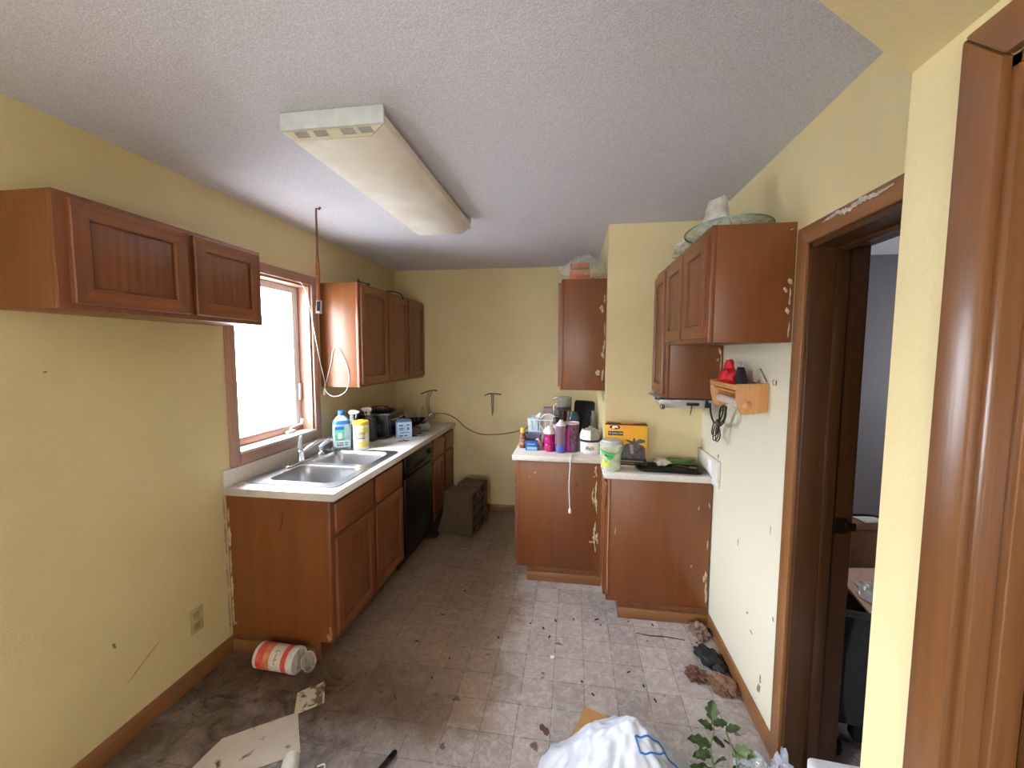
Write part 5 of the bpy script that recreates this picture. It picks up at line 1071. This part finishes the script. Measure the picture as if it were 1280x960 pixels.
deb = [(1.75, 2.40), (1.86, 2.43), (2.0, 2.45), (2.02, 2.40), (2.19, 2.46), (1.68, 2.32), (1.72, 2.25), (1.60, 2.35), (2.2, 1.97), (2.14, 2.05), (2.24, 1.89), (1.95, 1.88), (1.43, 2.2), (1.2, 2.0), (1.3, 1.75), (1.02, 1.72), (1.15, 1.86), (.98, 2.1), (2.55, 2.33), (2.33, 2.45), (2.5, 1.72), (1.9, 1.95), (1.05, 2.35), (1.12, 2.62)]
for k, (x, y) in enumerate(deb):
    r = random.Random(k); o = flake(None, 'z+', .0005, [(0, 0, r.uniform(.006, .016), r.uniform(.004, .009))], 'debris_crumb', DBR, .003, 70+k)
    tag(o, 'small dark crumb of debris scattered on the vinyl floor', 'debris', 'debris crumbs on the floor', (x, y, 0), r.uniform(0, 3))
tag(crumple(MB(), (0, 0, .006), (.012, .010, .006), 77, .4, 4, 2).build('white_crumb', WHITEP), 'small white crumb on the middle of the floor', 'debris', None, (1.745, 2.09, 0))

# ------------------------------------------------------------------ the room beyond door 1
cbx = thing('cardboard_box', 'brown cardboard box on the pile beyond the doorway', 'box', (3.72, 2.92, 0), math.radians(10))
CBD = P('cardboard', (150, 112, 86), .8, var=.06)
MB().box(-.16, .16, -.12, .12, 0.001, .54).build('carton', CBD, cbx, bevel=.003)
MB().prism([(-.16, .54), (.16, .54), (.2, .59), (-.12, .582)], -.125, -.12, 'y').build('flap', P('cardboard_flap', (168, 130, 102), .8), cbx)
MB().box(.0, .14, -.1, .08, .541, .546).build('paper', P('white_page', (220, 224, 224), .6), cbx)
hgr = tag(MB().tube(spline([(-.1, 0, .02), (0, -.03, .035), (.1, -.02, .02), (.15, 0, .015)]), .008, 7).build('black_strap', BLACKR), 'black strap on top of the cardboard box beyond the doorway', 'strap', None, (3.75, 2.92, .56))
brd = thing('pink_board', 'pale pink cardboard sheet wrapped in shiny film beyond the doorway', 'board', (3.66, 2.66, .26), math.radians(8))
MB().box(-.2, .26, -.22, .10, 0, .012).xform(Matrix.Rotation(math.radians(22), 4, 'X')).build('sheet', P('pink_card', (206, 164, 146), .6), brd)
MB().grid(lambda u, v: (-.16+.12*u+.02*math.sin(9*v), -.2+.2*v, .016+.012*mnoise.noise(Vector((u*6, v*6, 2)))), 14, 14).xform(Matrix.Rotation(math.radians(22), 4, 'X')).build('film', clear('board_film', (230, 232, 240), .45, .08), brd, solid=.0005)
for k, (x, y, r, sd, lab) in enumerate(((3.52, 2.62, (.22, .17, .085), 81, 'black bin bag under the pink board beyond the doorway'), (3.17, 2.40, (.14, .16, .17), 84, 'dark crumpled bag nearest the doorway in the room beyond'), (3.35, 2.95, (.14, .13, .15), 88, 'dark bag left of the cardboard box beyond the doorway'))):
    t = thing('bin_bag', lab, 'bag', (x, y, 0)); crumple(MB(), (0, 0, r[2]*.95), r, sd, .3, 3, 4, .002).build('bag_body', P('black_bag_film', (26, 26, 30), .3), t, smooth=40)
pgs = sheet('white_paper', 'white paper lying on the dark pile beyond the doorway', [(3.40, 2.36), (3.52, 2.34), (3.54, 2.48), (3.42, 2.5)], P('blueish_paper', (208, 216, 226), .6), .0); pgs.location = (3.2, 2.40, .35)
cc = thing('office_chair', 'dark curved chair back standing just beyond the doorway', 'chair', (2.98, 1.70, 0), math.radians(172))
CH = P('dark_grey_upholstery', (48, 48, 52), .6)
MB().loft([[(p[0], p[1]+.10*(p[0]/.2)**2, z) for p in rrect(-w_, w_, -.025, .025, .02)] for w_, z in ((.12, .20), (.17, .28), (.19, .40), (.18, .52), (.14, .60), (.10, .63))]).build('backrest', CH, cc)
MB().prism(rrect(-.2, .2, -.45, -.04, .06), .12, .19).build('seat', CH, cc, bevel=.015)
MB().box(-.03, .03, -.02, .03, .12, .3).build('back_support', BLACKP, cc)
MB().cyl((0, -.22, .05), (0, -.22, .13), .03).build('post', BLACKP, cc)
for k in range(5):
    a = 2*PI*k/5; MB().tube([(0, -.22, .06), (.2*math.cos(a), -.22+.2*math.sin(a), .03)], [.018, .012], 8).lathe([(.001, -.03), (.02, -.022), (.026, 0), (.02, .022), (.001, .03)], 10, (.2*math.cos(a), -.22+.2*math.sin(a), .0305)).build('leg', BLACKP, cc)
